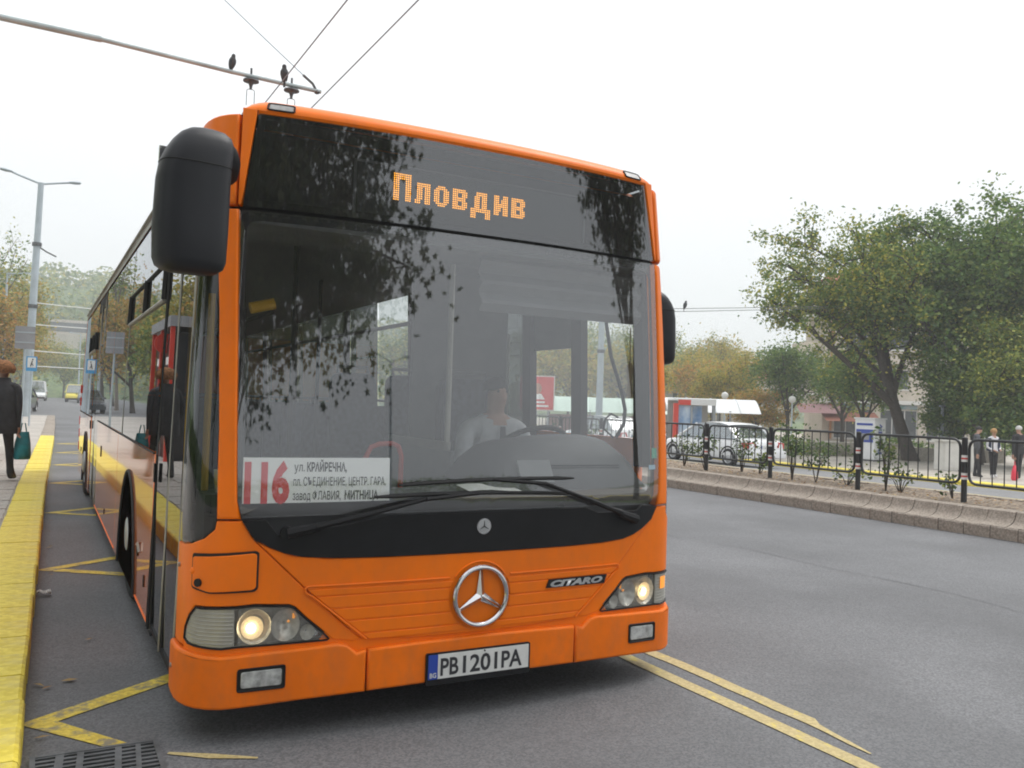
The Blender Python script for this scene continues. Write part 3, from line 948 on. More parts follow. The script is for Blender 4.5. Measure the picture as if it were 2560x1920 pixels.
# --- mirrors
def mirror(sg, cx, cy, z0, z1, w, dp, arm_top, yaw, nm):
    H = z1 - z0
    M = Matrix.Rotation(yaw, 3, 'Z')
    def sect(z, w_, d_, ox=0, oy=0, n=28, e=3.2):
        out = []
        for k in range(n):
            t = 2 * math.pi * k / n
            c, s = math.cos(t), math.sin(t)
            p = Vector((w_ / 2 * math.copysign(abs(c) ** (2 / e), c) + ox, d_ / 2 * math.copysign(abs(s) ** (2 / e), s) + oy, 0))
            p = M @ p
            out.append(Vector((cx + p.x, cy + p.y, z)))
        return out
    mb = MB(); rings = []
    prof = [(0, .55, .4, 0), (.012, .74, .66, 0), (.04, .90, .88, 0), (.09, .97, .98, 0), (.3, 1, 1, 0), (.62, .985, 1, .004), (.74, .955, .98, .010), (.83, .90, .92, .022), (.90, .82, .82, .034), (.95, .70, .68, .042), (.985, .50, .46, .046), (1.0, .26, .24, .046)]
    for t, fw, fd, ox in prof:
        rings.append(sect(z0 + H * t, w * fw, dp * fd, -sg * ox))
    mb.loft(rings)
    mi = mb.build(nm, 'mirror_black', bus, smooth=60)
    m2 = MB()   # rear frame with the glass
    m2.box((cx, cy + dp * .47, z0 + H * .47), (w * .86, .012, H * .80), yaw); m2.build('mirror_glass', 'reflector', mi)
    m3 = MB(); rings = []                   # seam of the cap
    m3.tube(sect(z0 + H * .735, w * .962, dp * .99, -sg * .010), .0022, 5, closed=True); m3.build('cap_seam', 'black_matt', mi)
    m4 = MB()
    a0 = Vector((cx - sg * w * .28, cy, z0 + H * .86)); a1 = Vector(arm_top)
    mid = (a0 + a1) / 2 + Vector((-sg * .05, -.02, .02))
    pts = [(1 - t) ** 2 * a0 + 2 * t * (1 - t) * mid + t * t * a1 for t in lin(0, 1, 8)]
    m4.tube(pts, [.062, .06, .055, .05, .047, .045, .046, .05], 12); m4.build('mirror_arm', 'black_plastic', mi)
    return mi
ml_ = mirror(-1, -1.372, -.25, 1.880, 2.424, .262, .17, (-1.19, .12, 2.36), R(8), 'wing_mirror')
tag(ml_, 'big black mirror housing hanging by the door')
m5 = MB(); m5.box((-1.345, -.17, 2.425), (.05, .03, .03)); m5.build('mirror_bracket', 'black_plastic', ml_)
mirror(1, 1.335, .42, 1.70, 2.13, .20, .15, (1.22, .42, 2.30), R(-10), 'wing_mirror')

# --- bus sides
BY = 11.95
def arch(yc, r, zb, z_arch, n=18):
    """outline points of a wheel arch cut, from rear-bottom over the top to front-bottom (growing angle)"""
    return [(yc + r * math.cos(t), .06 + (z_arch - .06) * math.sin(t)) for t in lin(math.asin(min(1, (zb - .06) / (z_arch - .06))), math.pi - math.asin(min(1, (zb - .06) / (z_arch - .06))), n)]
ZS = .156
BELT = 1.10
W1, W2 = 2.90, 9.55
def lower(sg, y0, y1, belt, yc=None, za=.885, r=.665, nm='side_panel'):
    top = [(y1, belt), (y0, belt)]
    if yc:
        pts = [(y0, ZS)] + arch(yc, r, ZS, za)[::-1] + [(y1, ZS)]
    else:
        pts = [(y0, ZS), (y1, ZS)]
    o = patch(nm, pts + top, SIDE(sg), 0.0, 'orange_side', bus, .03, .006, ra=.5, rb=.5)
    if yc:
        mb = MB(); mb.tube([SIDE(sg)(a, b, .004) for a, b in arch(yc, r + .004, ZS, za + .004)], .012, 6); mb.build('arch_lip', 'rubber', bus)
        mb = MB(); A = arch(yc, r, ZS, za)       # dark wheel housing
        mb.grid(lambda i, t: SIDE(sg)(*A[int(i)], -.42 * t), range(len(A)), (0, 1)); mb.build('wheel_housing', 'black_matt', bus)
    return o
lower(-1, 1.455, 3.985, BELT, W1, .885, .645)
lower(-1, 3.992, 6.90, BELT)
lower(-1, 8.40, BY - .12, BELT, W2, .86, .60)
lower(1, .45, 1.80, 1.26)
lower(1, 1.806, 3.985, 1.26, W1, .885, .645)
lower(1, 3.992, 8.2, 1.10)
lower(1, 8.206, BY - .12, 1.10, W2, .86, .60)
# bright bead along the skirt, belt seal
for a_, b_ in ((1.455, 2.2), (4.0, 6.9)):
    mb = MB(); mb.tube([SL(a_, ZS + .022, .002), SL(b_, ZS + .022, .002)], .004, 5); mb.build('skirt_bead', 'orange_rough', bus)
mb = MB(); mb.tube([SL(1.46, BELT + .004, .002), SL(6.9, BELT + .004, .002)], .006, 5); mb.tube([SL(8.4, BELT + .004, .002), SL(BY - .1, BELT + .004, .002)], .006, 5); mb.build('belt_seal', 'black_matt', bus)
# filler lock, catches, hinge marks
for y, z, w, h in ((6.10, .82, .05, .11), (5.27, .312, .03, .05), (2.12, .47, .05, .07), (1.72, .36, .02, .07), (10.9, .55, .04, .06)):
    mb = MB(); mb.prism(rnd([(y - w / 2, z - h / 2), (y + w / 2, z - h / 2), (y + w / 2, z + h / 2), (y - w / 2, z + h / 2)], .012, 3), SL, -.002, .006); mb.build('catch', 'black_plastic', bus)
mb = MB(); mb.tube([SL(2.16, .50, .004), SL(2.02, .53, .012), SL(1.98, .48, .006)], .008, 6); mb.build('door_hook', 'alu', bus)
mb = MB(); mb.b2(-1.255, -1.225, 1.50, 1.72, .10, .17); mb.build('mud_flap', 'rubber', bus)
mb = MB(); mb.b2(-1.255, -1.10, 6.75, 7.05, .08, .20); mb.build('mud_flap', 'rubber', bus)
# window band
def pane(name, sg, y0, y1, z0, z1, mat='side_glass', d=-.003, parent=None):
    return patch(name, rnd([(y0, z0), (y1, z0), (y1, z1), (y0, z1)], .03, 4), SIDE(sg), d, mat, parent or bus, 0, ra=.6, rb=.3)
ZT = 2.555
for y0, y1 in ((1.455, 3.665), (3.70, 5.25), (5.265, 6.90), (8.40, 10.05), (10.065, 11.75)):
    pn_ = pane('side_window', -1, y0, y1, BELT + .012, ZT)
    if y0 in (1.455, 8.40):                  # sliding top sash with its black frame
        ya, yb = (1.50, 3.66) if y0 < 2 else (8.45, 9.9)
        mb = MB()
        mb.tube([SL(ya, 1.952, .004), SL(yb, 1.952, .004)], .012, 6)
        mb.build('sash_rail', 'alu', pn_)
        mb = MB()
        mb.tube([SL(ya, 2.168, .003), SL(yb, 2.168, .003)], .010, 6)
        for yy in (ya, (ya + yb) / 2 - .05, yb):
            mb.tube([SL(yy, 1.955, .003), SL(yy, 2.17, .003)], .020, 6)
        mb.build('sash_frame', 'black_matt', pn_)
for y0, y1, m_ in ((1.81, 3.9, 'film_glass'), (4.0, 4.95, 'clear_glass'), (5.0, 5.9, 'film_glass'), (5.95, 8.2, 'film_glass'), (8.25, 10.0, 'film_glass'), (10.05, 11.75, 'film_glass')):
    pane('side_window', 1, y0, y1, 1.12, ZT, m_)
pane('cab_window', 1, .47, 1.02, 1.275, 2.30, 'lens_glass')
pane('cab_window', 1, 1.14, 1.66, 1.275, 1.815, 'lens_glass')
# pillars seen through the glass
for sg, ys in ((-1, (1.42, 3.68, 5.26, 6.91, 8.38, 10.06, 11.78)), (1, (.42, 1.08, 1.73, 3.95, 5.93, 8.22, 10.02, 11.78))):
    for y in ys:
        w = .09 if not (sg == 1 and y in (1.08, 1.73)) else .115
        mb = MB(); mb.prism([(y - w / 2, BELT), (y + w / 2, BELT), (y + w / 2, 2.56), (y - w / 2, 2.56)], SIDE(sg), -.06, -.008); mb.build('window_pillar', 'dark_interior', bus)
mb = MB(); mb.prism([(1.12, 1.82), (1.70, 1.82), (1.70, 2.5), (1.12, 2.5)], SR, -.03, -.004); mb.build('cab_panel', 'grey_interior', bus)
mb = MB(); mb.prism([(3.668, 1.11), (3.696, 1.11), (3.696, 1.95), (3.668, 1.95)], SL, -.004, .001); mb.build('window_strip', 'alu', bus)
# cant rail (dull metal) and roof
for sg in (-1, 1):
    mb = MB(); ys = lin(.62, BY - .1, 24)
    mb.grid(lambda y, t: Vector((sg * (HW * kx(2.555 + .08 * t) + .006 * (1 - t)), y, 2.555 + .085 * t)), ys, (0, .35, .7, 1))
    mb.build('cant_rail', 'alu', bus)
    mb = MB()
    for a, b in ((1.2, 3.68), (3.72, 6.88), (6.95, 8.36), (8.42, 11.8)):
        mb.tube([Vector((sg * (HW * kx(2.60) + .012), a, 2.628)), Vector((sg * (HW * kx(2.60) + .012), b, 2.628))], .010, 6)
    mb.build('gutter', 'alu', bus)
mb = MB()
def RF(t, y):
    th = t * math.pi / 2
    sgx = 1 if t >= 0 else -1
    a = abs(th)
    k = 1.0
    if y < .72: k = max(0.0, 1 - ((.72 - y) / .34) ** 2) ** .5
    if y > BY - .35: k = max(0.05, 1 - ((y - BY + .35) / .36) ** 2) ** .5
    x = 1.222 * math.copysign(abs(math.sin(a)) ** .36, t) if t else 0
    return Vector((x, y, 2.632 + .105 * k * abs(math.cos(a)) ** .6))
mb.grid(RF, [-1 + i / 20 for i in range(41)], [.385, .40, .43, .47, .52, .58, .65, .72, .9] + lin(1.5, 11, 12) + lin(11.5, BY - .01, 8))
mb.build('roof', 'orange', bus, smooth=60)
# rear wall
mb = MB(); mb.grid(lambda x, z: Vector((x * kx(z), BY - .02 - .12 * (abs(x) / HW) ** 6, z)), lin(-HW, HW, 16), lin(.2, 2.66, 10)); mb.build('rear_wall', 'orange', bus)
for z in (.55, .75, .95, 1.25, 1.45):
    mb = MB(); mb.box((-1.255, BY - .05, z), (.05, .10, .13)); mb.build('tail_lamp', 'red_print', bus)

# doors: two glazed leaves each
def door(y0, y1, nm):
    root = MB()
    root.prism([(y0, 2.455), (y1, 2.455), (y1, 2.555), (y0, 2.555)], SL, -.03, -.002)
    d = root.build(nm, 'black_matt', bus)
    ym = (y0 + y1) / 2
    for a, b in ((y0 + .004, ym - .006), (ym + .006, y1 - .004)):
        z0, z1 = .175, 2.445
        lf = MB(); w = .030
        fr = lambda p, q, u, v: lf.prism([(p, u), (q, u), (q, v), (p, v)], SL, -.035, 0.0)
        fr(a, a + w, z0, z1); fr(b - w, b, z0, z1); fr(a + w, b - w, z0, z0 + .03); fr(a + w, b - w, z1 - .05, z1)
        leaf = lf.build('door_leaf', 'black_plastic', d)
        patch('door_glass', [(a + w, z0 + .03), (b - w, z0 + .03), (b - w, z1 - .05), (a + w, z1 - .05)], SL, -.006, 'side_glass', leaf, 0, ra=.6, rb=.3)
        mb = MB(); mb.tube([SL(a + .008, z0, .004), SL(a + .008, z1, .004)], .007, 6); mb.build('edge_strip', 'alu', leaf)
    mb = MB(); mb.prism([(y1 - .06, .96), (y1 - .02, .96), (y1 - .02, 1.06), (y1 - .06, 1.06)], SL, 0, .014); mb.build('door_button', 'black_plastic', d)
    return d
door(.425, 1.375, 'front_door')
door(6.93, 8.37, 'rear_door')
mb = MB(); mb.prism([(1.380, .165), (1.448, .165), (1.448, 2.555), (1.380, 2.555)], SL, -.04, .004); mb.build('door_post', 'alu', bus)
mb = MB(); mb.tube([SL(1.384, .17, .006), SL(1.384, 2.55, .006)], .008, 5); mb.tube([SL(1.447, .17, .006), SL(1.447, 2.55, .006)], .006, 5); mb.build('post_seal', 'black_matt', bus)
for y in (.52, 1.1):
    mb = MB(); mb.tube([Vector((-1.16, y, .8)), Vector((-1.16, y, 1.9))], .016, 8); mb.build('door_grab_rail', 'yellow_rail', bus)

# wheels
def wheel(name, sg, y, steer, x=-1.13):
    w = bpy.data.objects.new(name, None); COL.objects.link(w); w.parent = bus
    w.location = (sg * abs(x), y, .455); w.rotation_euler = (0, 0, steer)
    w.empty_display_size = .1
    M = Matrix.Rotation(R(90) * sg, 4, 'Y')
    t = MB(); t.lathe([(.285, -.13), (.40, -.14), (.435, -.125), (.455, -.09), (.455, .09), (.435, .125), (.40, .14), (.30, .13), (.285, .12)], M, 40, cap=False)
    ty = t.build('tyre', 'rubber', w)
    r_ = MB(); r_.lathe([(.29, .115), (.278, .135), (.262, .12), (.235, .10), (.15, .115), (.14, .15), (.10, .165), (.0001, .165)], M, 36, cap=False)
    rm = r_.build('rim', 'silver_paint', w, smooth=25)
    for k in range(10):
        a = 2 * math.pi * k / 10
        b = MB(); c = M @ Vector((.185 * math.cos(a), .185 * math.sin(a), .105)); e = M @ Vector((.185 * math.cos(a), .185 * math.sin(a), .135))
        b.tube([c, e], .013, 6); b.build('wheel_nut', 'steel', rm)
    for k in range(8):
        a = 2 * math.pi * (k + .5) / 8
        b = MB(); q = [M @ Vector(((.238 + u * .016) * math.cos(a + v * .05), (.238 + u * .016) * math.sin(a + v * .05), .108)) for u, v in ((-1, -1), (1, -1), (1, 1), (-1, 1))]
        b.add(q, [(0, 1, 2, 3)]); b.build('rim_slot', 'black_matt', rm)
    return w
wheel('front_wheel', -1, W1, R(1), 1.115)
wheel('front_wheel', 1, W1, R(1), 1.12)
wheel('rear_wheel', -1, W2, 0, 1.14)
wheel('rear_wheel', 1, W2, 0, 1.12)

# --- inside
mb = MB(); mb.b2(-1.22, 1.22, .30, 11.85, .27, .30); mb.build('floor_deck', 'dark_interior', bus)
mb = MB(); mb.b2(-1.20, 1.20, .62, 11.85, 2.44, 2.46); mb.build('ceiling', 'ceiling_interior', bus)
mb = MB()
for sg in (-1, 1):
    for a, b in (((1.46, 6.9), (8.4, 11.8)) if sg < 0 else ((.5, 11.8),)):
        mb.b2(min(sg * 1.19, sg * 1.205), max(sg * 1.19, sg * 1.205), a, b, .85, 1.10 if sg < 0 else 1.24 if a < 1 and b < 2 else 1.10)
mb.build('inner_lining', 'grey_interior', bus)
mb = MB(); mb.b2(-1.10, 1.10, .30, .34, .20, .95); mb.b2(-1.10, 1.10, .3, 2.2, .12, .27); mb.b2(-1.0, 1.0, 3.7, 8.8, .14, .27); mb.b2(-1.0, 1.0, 10.2, 11.8, .14, .3); mb.build('underbody', 'black_matt', bus)
mb = MB(); mb.b2(-1.18, 1.18, 11.5, 11.55, .3, 1.2); mb.build('rear_bench_wall', 'dark_interior', bus)
# dashboard
mb = MB()
prof = [(.10, .90), (.13, .965), (.22, .985), (.42, 1.0), (.56, .99), (.64, .93), (.66, .55), (.62, .40), (.10, .40)]
mb.loft([[Vector((x, y + .03 * (abs(x) / 1.1) ** 3, z)) for y, z in prof] for x in lin(-1.12, 1.14, 12)])
da = mb.build('dashboard', 'dash_grey', bus, smooth=40)
mb = MB()
def bsec(x, k):
    return [Vector((x, y, 1.0 + (z - 1.0) * k)) for y, z in [(.30, .985), (.33, 1.06), (.40, 1.15), (.48, 1.215), (.56, 1.25), (.66, 1.268), (.78, 1.26), (.86, 1.22), (.88, 1.10), (.88, .985)]]
mb.loft([bsec(x, k) for x, k in ((.20, .15), (.27, .55), (.34, .78), (.44, .88), (.60, .96), (.78, 1.02), (.95, 1.02), (1.08, .95), (1.15, .75), (1.18, .35))])
mb.build('instrument_cowl', 'dash_grey', da, smooth=50)
for k in range(7):
    mb = MB(); mb.box((.78, .345 + .004 * k, 1.03 + .014 * k), (.52, .014, .006)); mb.build('vent_slat', 'black_plastic', da)
mb = MB(); mb.box((.48, .335, 1.085), (.20, .012, .13), 0, Matrix.Rotation(R(-30), 3, 'X')); mb.build('dash_panel', 'grey_interior', da)
# steering wheel
st = MB()
c = Vector((.83, 1.02, 1.17)); u = Vector((1, 0, 0)); v = Vector((0, -.82, .57))
st.tube([c + .235 * (math.cos(t) * u + math.sin(t) * v) for t in [2 * math.pi * i / 36 for i in range(36)]], .016, 8, closed=True)
stw = st.build('steering_wheel', 'black_plastic', bus)
st = MB()
for a in (20, 160, 270):
    st.tube([c + Vector((0, .02, -.03)), c + .23 * (math.cos(R(a)) * u + math.sin(R(a)) * v)], [.022, .012], 6)
st.lathe([(.07, -.02), (.075, 0), (.06, .02)], Matrix.Translation(c + Vector((0, .02, -.03))) @ u.cross(v).to_track_quat('Z', 'Y').to_matrix().to_4x4(), 16)
st.tube([c + Vector((0, 0, -.04)), Vector((.83, .80, .75))], .04, 10)
st.build('wheel_spokes', 'black_plastic', stw)
mb = MB(); mb.b2(.2, 1.19, 2.45, 3.3, .30, .57); mb.build('wheel_box', 'dark_interior', bus)
# driver's seat, cab wall, blind
def seat(x, y, nm, big=False, rz=0.0):
    w, h = (.50, .80) if big else (.43, .66)
    z0 = .80 if big else .72
    r_ = bpy.data.objects.new(nm, None); COL.objects.link(r_); r_.parent = bus; r_.location = (x, y, 0); r_.rotation_euler = (0, 0, rz); r_.empty_display_size = .1
    mb = MB(); mb.prism(rnd([(-w / 2, 0), (w / 2, 0), (w / 2 * .86, h), (-w / 2 * .86, h)], .09, 5), lambda a, b, d: Vector((a, .22 + b * .14 + d, z0 + b)), -.05, .05); mb.build('backrest', 'seat_cloth', r_, bevel=.012)
    mb = MB(); mb.prism(rnd([(-w / 2, -.24), (w / 2, -.24), (w / 2, .24), (-w / 2, .24)], .06, 4), lambda a, b, d: Vector((a, b, z0 - .06 + d)), -.06, .05); mb.build('cushion', 'seat_cloth', r_, bevel=.012)
    mb = MB(); mb.b2(-.12, .12, -.15, .18, .30, z0 - .12); mb.build('pedestal', 'seat_shell', r_)
    mb = MB(); mb.tube([(-w * .3, .22 + h * .14, z0 + h), (-w * .3, .24 + h * .14, z0 + h + .05), (w * .3, .24 + h * .14, z0 + h + .05), (w * .3, .22 + h * .14, z0 + h)], .014, 6); mb.build('grab_handle', 'seat_shell', r_)
    return r_
seat(.74, 1.42, 'driver_seat', True)
for y in (2.95, 3.75, 4.55, 5.35, 6.2, 9.1, 9.9, 10.7):
    for x in (.42, .90):
        st_ = seat(x, y, 'passenger_seat')
        if y == 2.95: st_.location.z = .27
for y in (2.2, 4.55, 5.35, 6.1, 9.1, 9.9, 10.7):
    for x in (-.90, -.44):
        if not (y == 2.2 and x == -.44): seat(x, y, 'passenger_seat')
mb = MB(); mb.b2(.44, 1.19, 2.02, 2.05, .3, 2.35); mb.b2(.29, .315, 1.0, 2.05, .3, 1.15); mb.build('cab_wall', 'grey_interior', bus)
mb = MB(); mb.b2(.29, .31, 1.05, 2.04, 1.15, 1.2); mb.tube([(.30, 1.08, 1.15), (.30, 1.08, 2.35)], .018, 8); mb.tube([(1.17, 1.95, 1.2), (1.165, 1.95, 1.95)], .008, 6); mb.build('cab_rail', 'alu', bus)
mb = MB(); mb.grid(lambda x, z: Vector((x, .30 + lean(z) + .02 * math.sin(z * 60), z)), (.14, .5, .9, 1.16), lin(1.915, 2.22, 16)); mb.build('sun_blind', 'grey_interior', bus)
mb = MB(); mb.b2(-1.14, 1.14, .26, .72, 2.20, 2.25); mb.build('header_shelf', 'grey_interior', bus)
for x, y in ((-.50, 1.62), (-.50, 3.6), (.22, 3.6), (-.5, 6.6), (.2, 6.6), (-.5, 8.6)):
    mb = MB(); mb.tube([(x, y, .3), (x, y, 2.44)], .017, 8); mb.build('grab_pole', 'dark_interior', bus)
for x in (-.5, .5):
    mb = MB(); mb.tube([(x, 2.2, 2.0), (x, 8, 2.0)], .016, 8); mb.build('ceiling_rail', 'dark_interior', bus)
mb = MB(); mb.tube([(-.16, 1.2, .3), (-.16, 1.2, 1.10), (-.13, 1.2, 1.16), (-.08, 1.2, 1.178), (.0, 1.2, 1.182), (.04, 1.2, 1.165), (.06, 1.2, 1.11), (.06, 1.2, .3)], .016, 8); mb.build('handrail_hoop', 'red_rail', bus)
mb = MB(); mb.tube([(-.91, .9, 1.885), (-.79, .9, 1.918)], .030, 10); mb.build('grab_handle', 'yellow_rail', bus)
mb = MB(); mb.tube([(1.08, .58, 2.2), (1.09, .6, 1.93), (1.13, .6, 1.743), (1.20, .58, 1.536), (1.215, .56, 1.426), (1.21, .56, 1.345), (1.17, .58, 1.26)], .011, 6); mb.tube([(1.15, .58, 1.26), (1.08, .58, 1.31), (1.09, .58, 1.37), (1.13, .58, 1.40), (1.18, .58, 1.38)], .006, 6); mb.build('gooseneck', 'black_plastic', bus)
# stickers in the corner of the screen
for s, z, w, h, m in ((1.085, 1.20, .040, .055, 'sticker_green'), (1.065, 1.125, .05, .024, 'sticker_blue')):
    if m not in MATS: pm(m, (0.02, 0.32, 0.18) if 'green' in m else (0.30, 0.48, 0.62), 0.5)
    mb = MB(); mb.grid(lambda a, b: FR(a, b, -.010), lin(s - w / 2, s + w / 2, 3), lin(z - h / 2, z + h / 2, 3)); mb.build('sticker', m, bus)

# --- things carried in the bus
def IN(d): return lambda a, b, dd=0.0: FR(a, b, d + dd)
rs = patch('route_board', [(-1.084, .986), (-.452, .992), (-.452, 1.181), (-1.084, 1.179)], FR, -.016, 'white_card', None, .004, ra=.05)
tag(rs, 'white route board lettered 116 leaning inside the windscreen', 'route board')
tx = lambda a0, b0: (lambda x, y, z=0: FR(a0 + x, b0 + y, -.0145))
text_mesh('116', .226, tx(-1.078, .996), rs, 'red_print', fit=.186, off=.0105, space=.95)
text_mesh('ул. ', .052, tx(-.874, 1.122), rs, 'black_print', fit=.044, off=.0003)
text_mesh('КРАЙРЕЧНА,', .052, tx(-.820, 1.122), rs, 'black_print', fit=.172, off=.0016)
text_mesh('пл. СЪЕДИНЕНИЕ, ЦЕНТР. ГАРА,', .050, tx(-.876, 1.061), rs, 'black_print', fit=.405, off=.0003)
text_mesh('завод ФЛАВИЯ,', .052, tx(-.878, 1.000), rs, 'black_print', fit=.205, off=.0003)
text_mesh('МИТНИЦА', .052, tx(-.655, 1.000), rs, 'black_print', fit=.150, off=.0016)
mb = MB(); mb.grid(lambda a, b: Vector((.03 + a * .30 + b * .02, .20 + b * .20, 1.004 + .012 * b + .006 * math.sin(a * 5))), lin(0, 1, 6), lin(0, 1, 4))
tag(mb.build('paper_sheet', 'paper', None), 'open white papers lying on the bus dashboard', 'paper')
ts = MB(); ts.tube([(1.135, .42, 1.90), (1.138, .42, 1.70)], .003, 5); ts.lathe([(.004, .0), (.018, -.02), (.022, -.05), (.014, -.08), (.02, -.10)], Matrix.Translation((1.138, .42, 1.70)), 10); ts.tube([(1.138, .42, 1.60), (1.14, .42, 1.50)], [.010, .020], 7)
pm('tassel', (0.25, 0.19, 0.10), 0.8)
tag(ts.build('tassel', 'tassel', None), 'beaded tassel hanging beside the driver in the windscreen corner', 'tassel')
cu_ = MB(); cu_.lathe([(.030, 0), (.040, .10)], Matrix.Translation((-1.10, .42, 1.0)), 16)
pm('cup', (0.55, 0.62, 0.55), 0.5, col2=(0.75, 0.5, 0.05), vscale=14)
mb = MB(); mb.b2(-1.19, -1.02, .32, .55, .55, 1.0); mb.build('door_console', 'dash_grey', bus)
tag(cu_.build('paper_cup', 'cup', None), 'pale paper cup standing behind the quarter window of the bus', 'cup')

# ------------------------------------------------------------ ground, roads, kerbs
speckle('asphalt', (0.092, 0.094, 0.099), (0.165, 0.167, 0.174), 110, 0.70, patch=0.22, bump=0.4, worn=(0.085, 0.086, 0.09), wscale=.35, wlo=.50, whi=.80)
speckle('asphalt_far', (0.16, 0.16, 0.165), (0.22, 0.22, 0.225), 40, 0.8, patch=0.1, bump=0.2)
speckle('soil', (0.10, 0.075, 0.055), (0.30, 0.24, 0.18), 30, 0.95, patch=0.25, bump=1.0)
speckle('kerb_stone', (0.235, 0.20, 0.165), (0.37, 0.32, 0.27), 55, 0.9, patch=0.12, bump=0.5, worn=(0.20, 0.17, 0.14), wscale=3, wlo=.52, whi=.75)
speckle('slab', (0.33, 0.30, 0.27), (0.46, 0.43, 0.39), 50, 0.9, patch=0.12, bump=0.3)
speckle('yellow_paint', (0.70, 0.55, 0.05), (0.86, 0.71, 0.10), 30, 0.6, patch=0.14, bump=0.25, worn=(0.55, 0.45, 0.15), wscale=4, wlo=.50, whi=.75)
speckle('yellow_line', (0.55, 0.40, 0.05), (0.75, 0.58, 0.08), 60, 0.65, patch=0.1, bump=0.3, worn=(0.25, 0.22, 0.15), wscale=9, wlo=.5, whi=.62)
speckle('faded_line', (0.38, 0.30, 0.14), (0.50, 0.41, 0.20), 70, 0.65, patch=0.1, bump=0.3, worn=(0.62, 0.50, 0.10), wscale=12, wlo=.56, whi=.64)
speckle('plaza', (0.34, 0.31, 0.27), (0.48, 0.44, 0.39), 6, 0.9, patch=0.1, bump=0.1)
speckle('grass', (0.05, 0.09, 0.03), (0.12, 0.16, 0.05), 3, 0.95, patch=0.3, bump=0.3)
speckle('concrete', (0.36, 0.33, 0.28), (0.50, 0.46, 0.40), 18, 0.9, patch=0.12, bump=0.2)
pm('iron', (0.10, 0.105, 0.11), 0.5, metal=0.5, var=0.3, vscale=9)

KP = [(-1.86, -14), (-1.846, .15), (-1.84, .8), (-1.823, 2.25), (-1.787, 4.87), (-1.73, 9.6), (-1.642, 14.5), (-1.50, 22), (-1.36, 31.5), (-1.22, 44)]
def kxl(y): return float(np.interp(y, [p[1] for p in KP], [p[0] for p in KP]))
def gz(x):
    if x <= 10.4: return 0.0
    if x <= 22: return -.52 * (x - 10.4) / 11.6
    return -.52
def sheet(name, xs, ys, zf, mat, kind='structure'):
    mb = MB(); mb.grid(lambda x, y: Vector((x, y, zf(x, y))), xs, ys)
    return tag(mb.build(name, mat, None, smooth=30, recalc=False), kind=kind)
def fixup(o):
    bm = bmesh.new(); bm.from_mesh(o.data)
    for f in bm.faces:
        if f.normal.z < 0: f.normal_flip()
    bm.to_mesh(o.data); bm.free()
fixup(sheet('ground', [-118, -60, -12.5, 8.4, 10.4, 22, 60, 268], [-68, -40, 0, 60, 200, 328], lambda x, y: gz(x) - .06, 'grass'))
fixup(sheet('road', lin(-12, 8.42, 12), lin(-60, 300, 60), lambda x, y: 0.0, 'asphalt'))
fixup(sheet('far_road', lin(10.35, 22.02, 6), lin(-60, 300, 60), lambda x, y: gz(x) + .002, 'asphalt_far'))
fixup(sheet('far_pavement', lin(22.36, 60, 8), lin(-60, 120, 20), lambda x, y: -.40, 'plaza'))

mb = MB(); mb.grid(lambda i, y: Vector(([22.0, 22.0, 22.02, 22.44][int(i)], y, [-.56, -.42, -.392, -.385][int(i)])), range(4), lin(-60, 120, 91))
fk = tag(mb.build('far_kerb', 'yellow_paint', None, smooth=30), kind='structure')
# raised bus platform: yellow kerb stones, slabs, concrete bed
mb = MB()
ys = lin(-14, 44, 60)
mb.grid(lambda t, y: Vector((kxl(y) - .335 - t * 9.2, y, .138)), (0, .3, 1), ys)
plat = tag(mb.build('platform', 'slab', None, recalc=False), kind='structure'); fixup(plat)
def kerb_piece(length, w=.33, h=.15):
    mb = MB()
    pr = [(0, -.05), (0, h - .022), (-.006, h - .008), (-.02, h), (-w, h), (-w, -.05)]
    rings = []
    for t in (0.002, length - .002):
        rings.append([Vector((a, t, b)) for a, b in pr])
    mb.loft(rings)
    return mb.build('kerb_stone', None, plat, smooth=25)
kp0 = None
y = -1.55
k = 0
while y < 43.5:
    L_ = .345 if y < 23.2 else .9
    if k == 0 or (L_ == .9 and kp1 is None):
        o = kerb_piece(L_)
        o.data.materials.append(MATS['yellow_paint' if L_ < .5 else 'kerb_stone'])
        if L_ < .5: kp0 = o; kp1 = None
        else: kp1 = o
    else:
        o = (kp0 if L_ < .5 else kp1).copy(); COL.objects.link(o)
    o.location = (kxl(y) + random.uniform(-.004, .004), y, random.uniform(-.004, .003))
    o.rotation_euler = (0, random.uniform(-.006, .006), math.atan2(kxl(y) - kxl(y + L_), L_) + random.uniform(-.004, .004))
    y += L_; k += 1
sl0 = None
for i in range(4):
    for j in range(34):
        y = 4.4 + j * .40 + (.2 if i % 2 else 0)
        if sl0 is None:
            mb = MB(); mb.b2(-.197, .197, -.197, .197, -.02, .012)
            sl0 = mb.build('paving_slab', 'slab', plat, bevel=.006); o = sl0
        else:
            o = sl0.copy(); COL.objects.link(o)
        o.location = (kxl(y) - .545 - i * .40, y, .138 + random.uniform(-.003, .004)); o.rotation_euler = (random.uniform(-.008, .008), random.uniform(-.008, .008), 0)

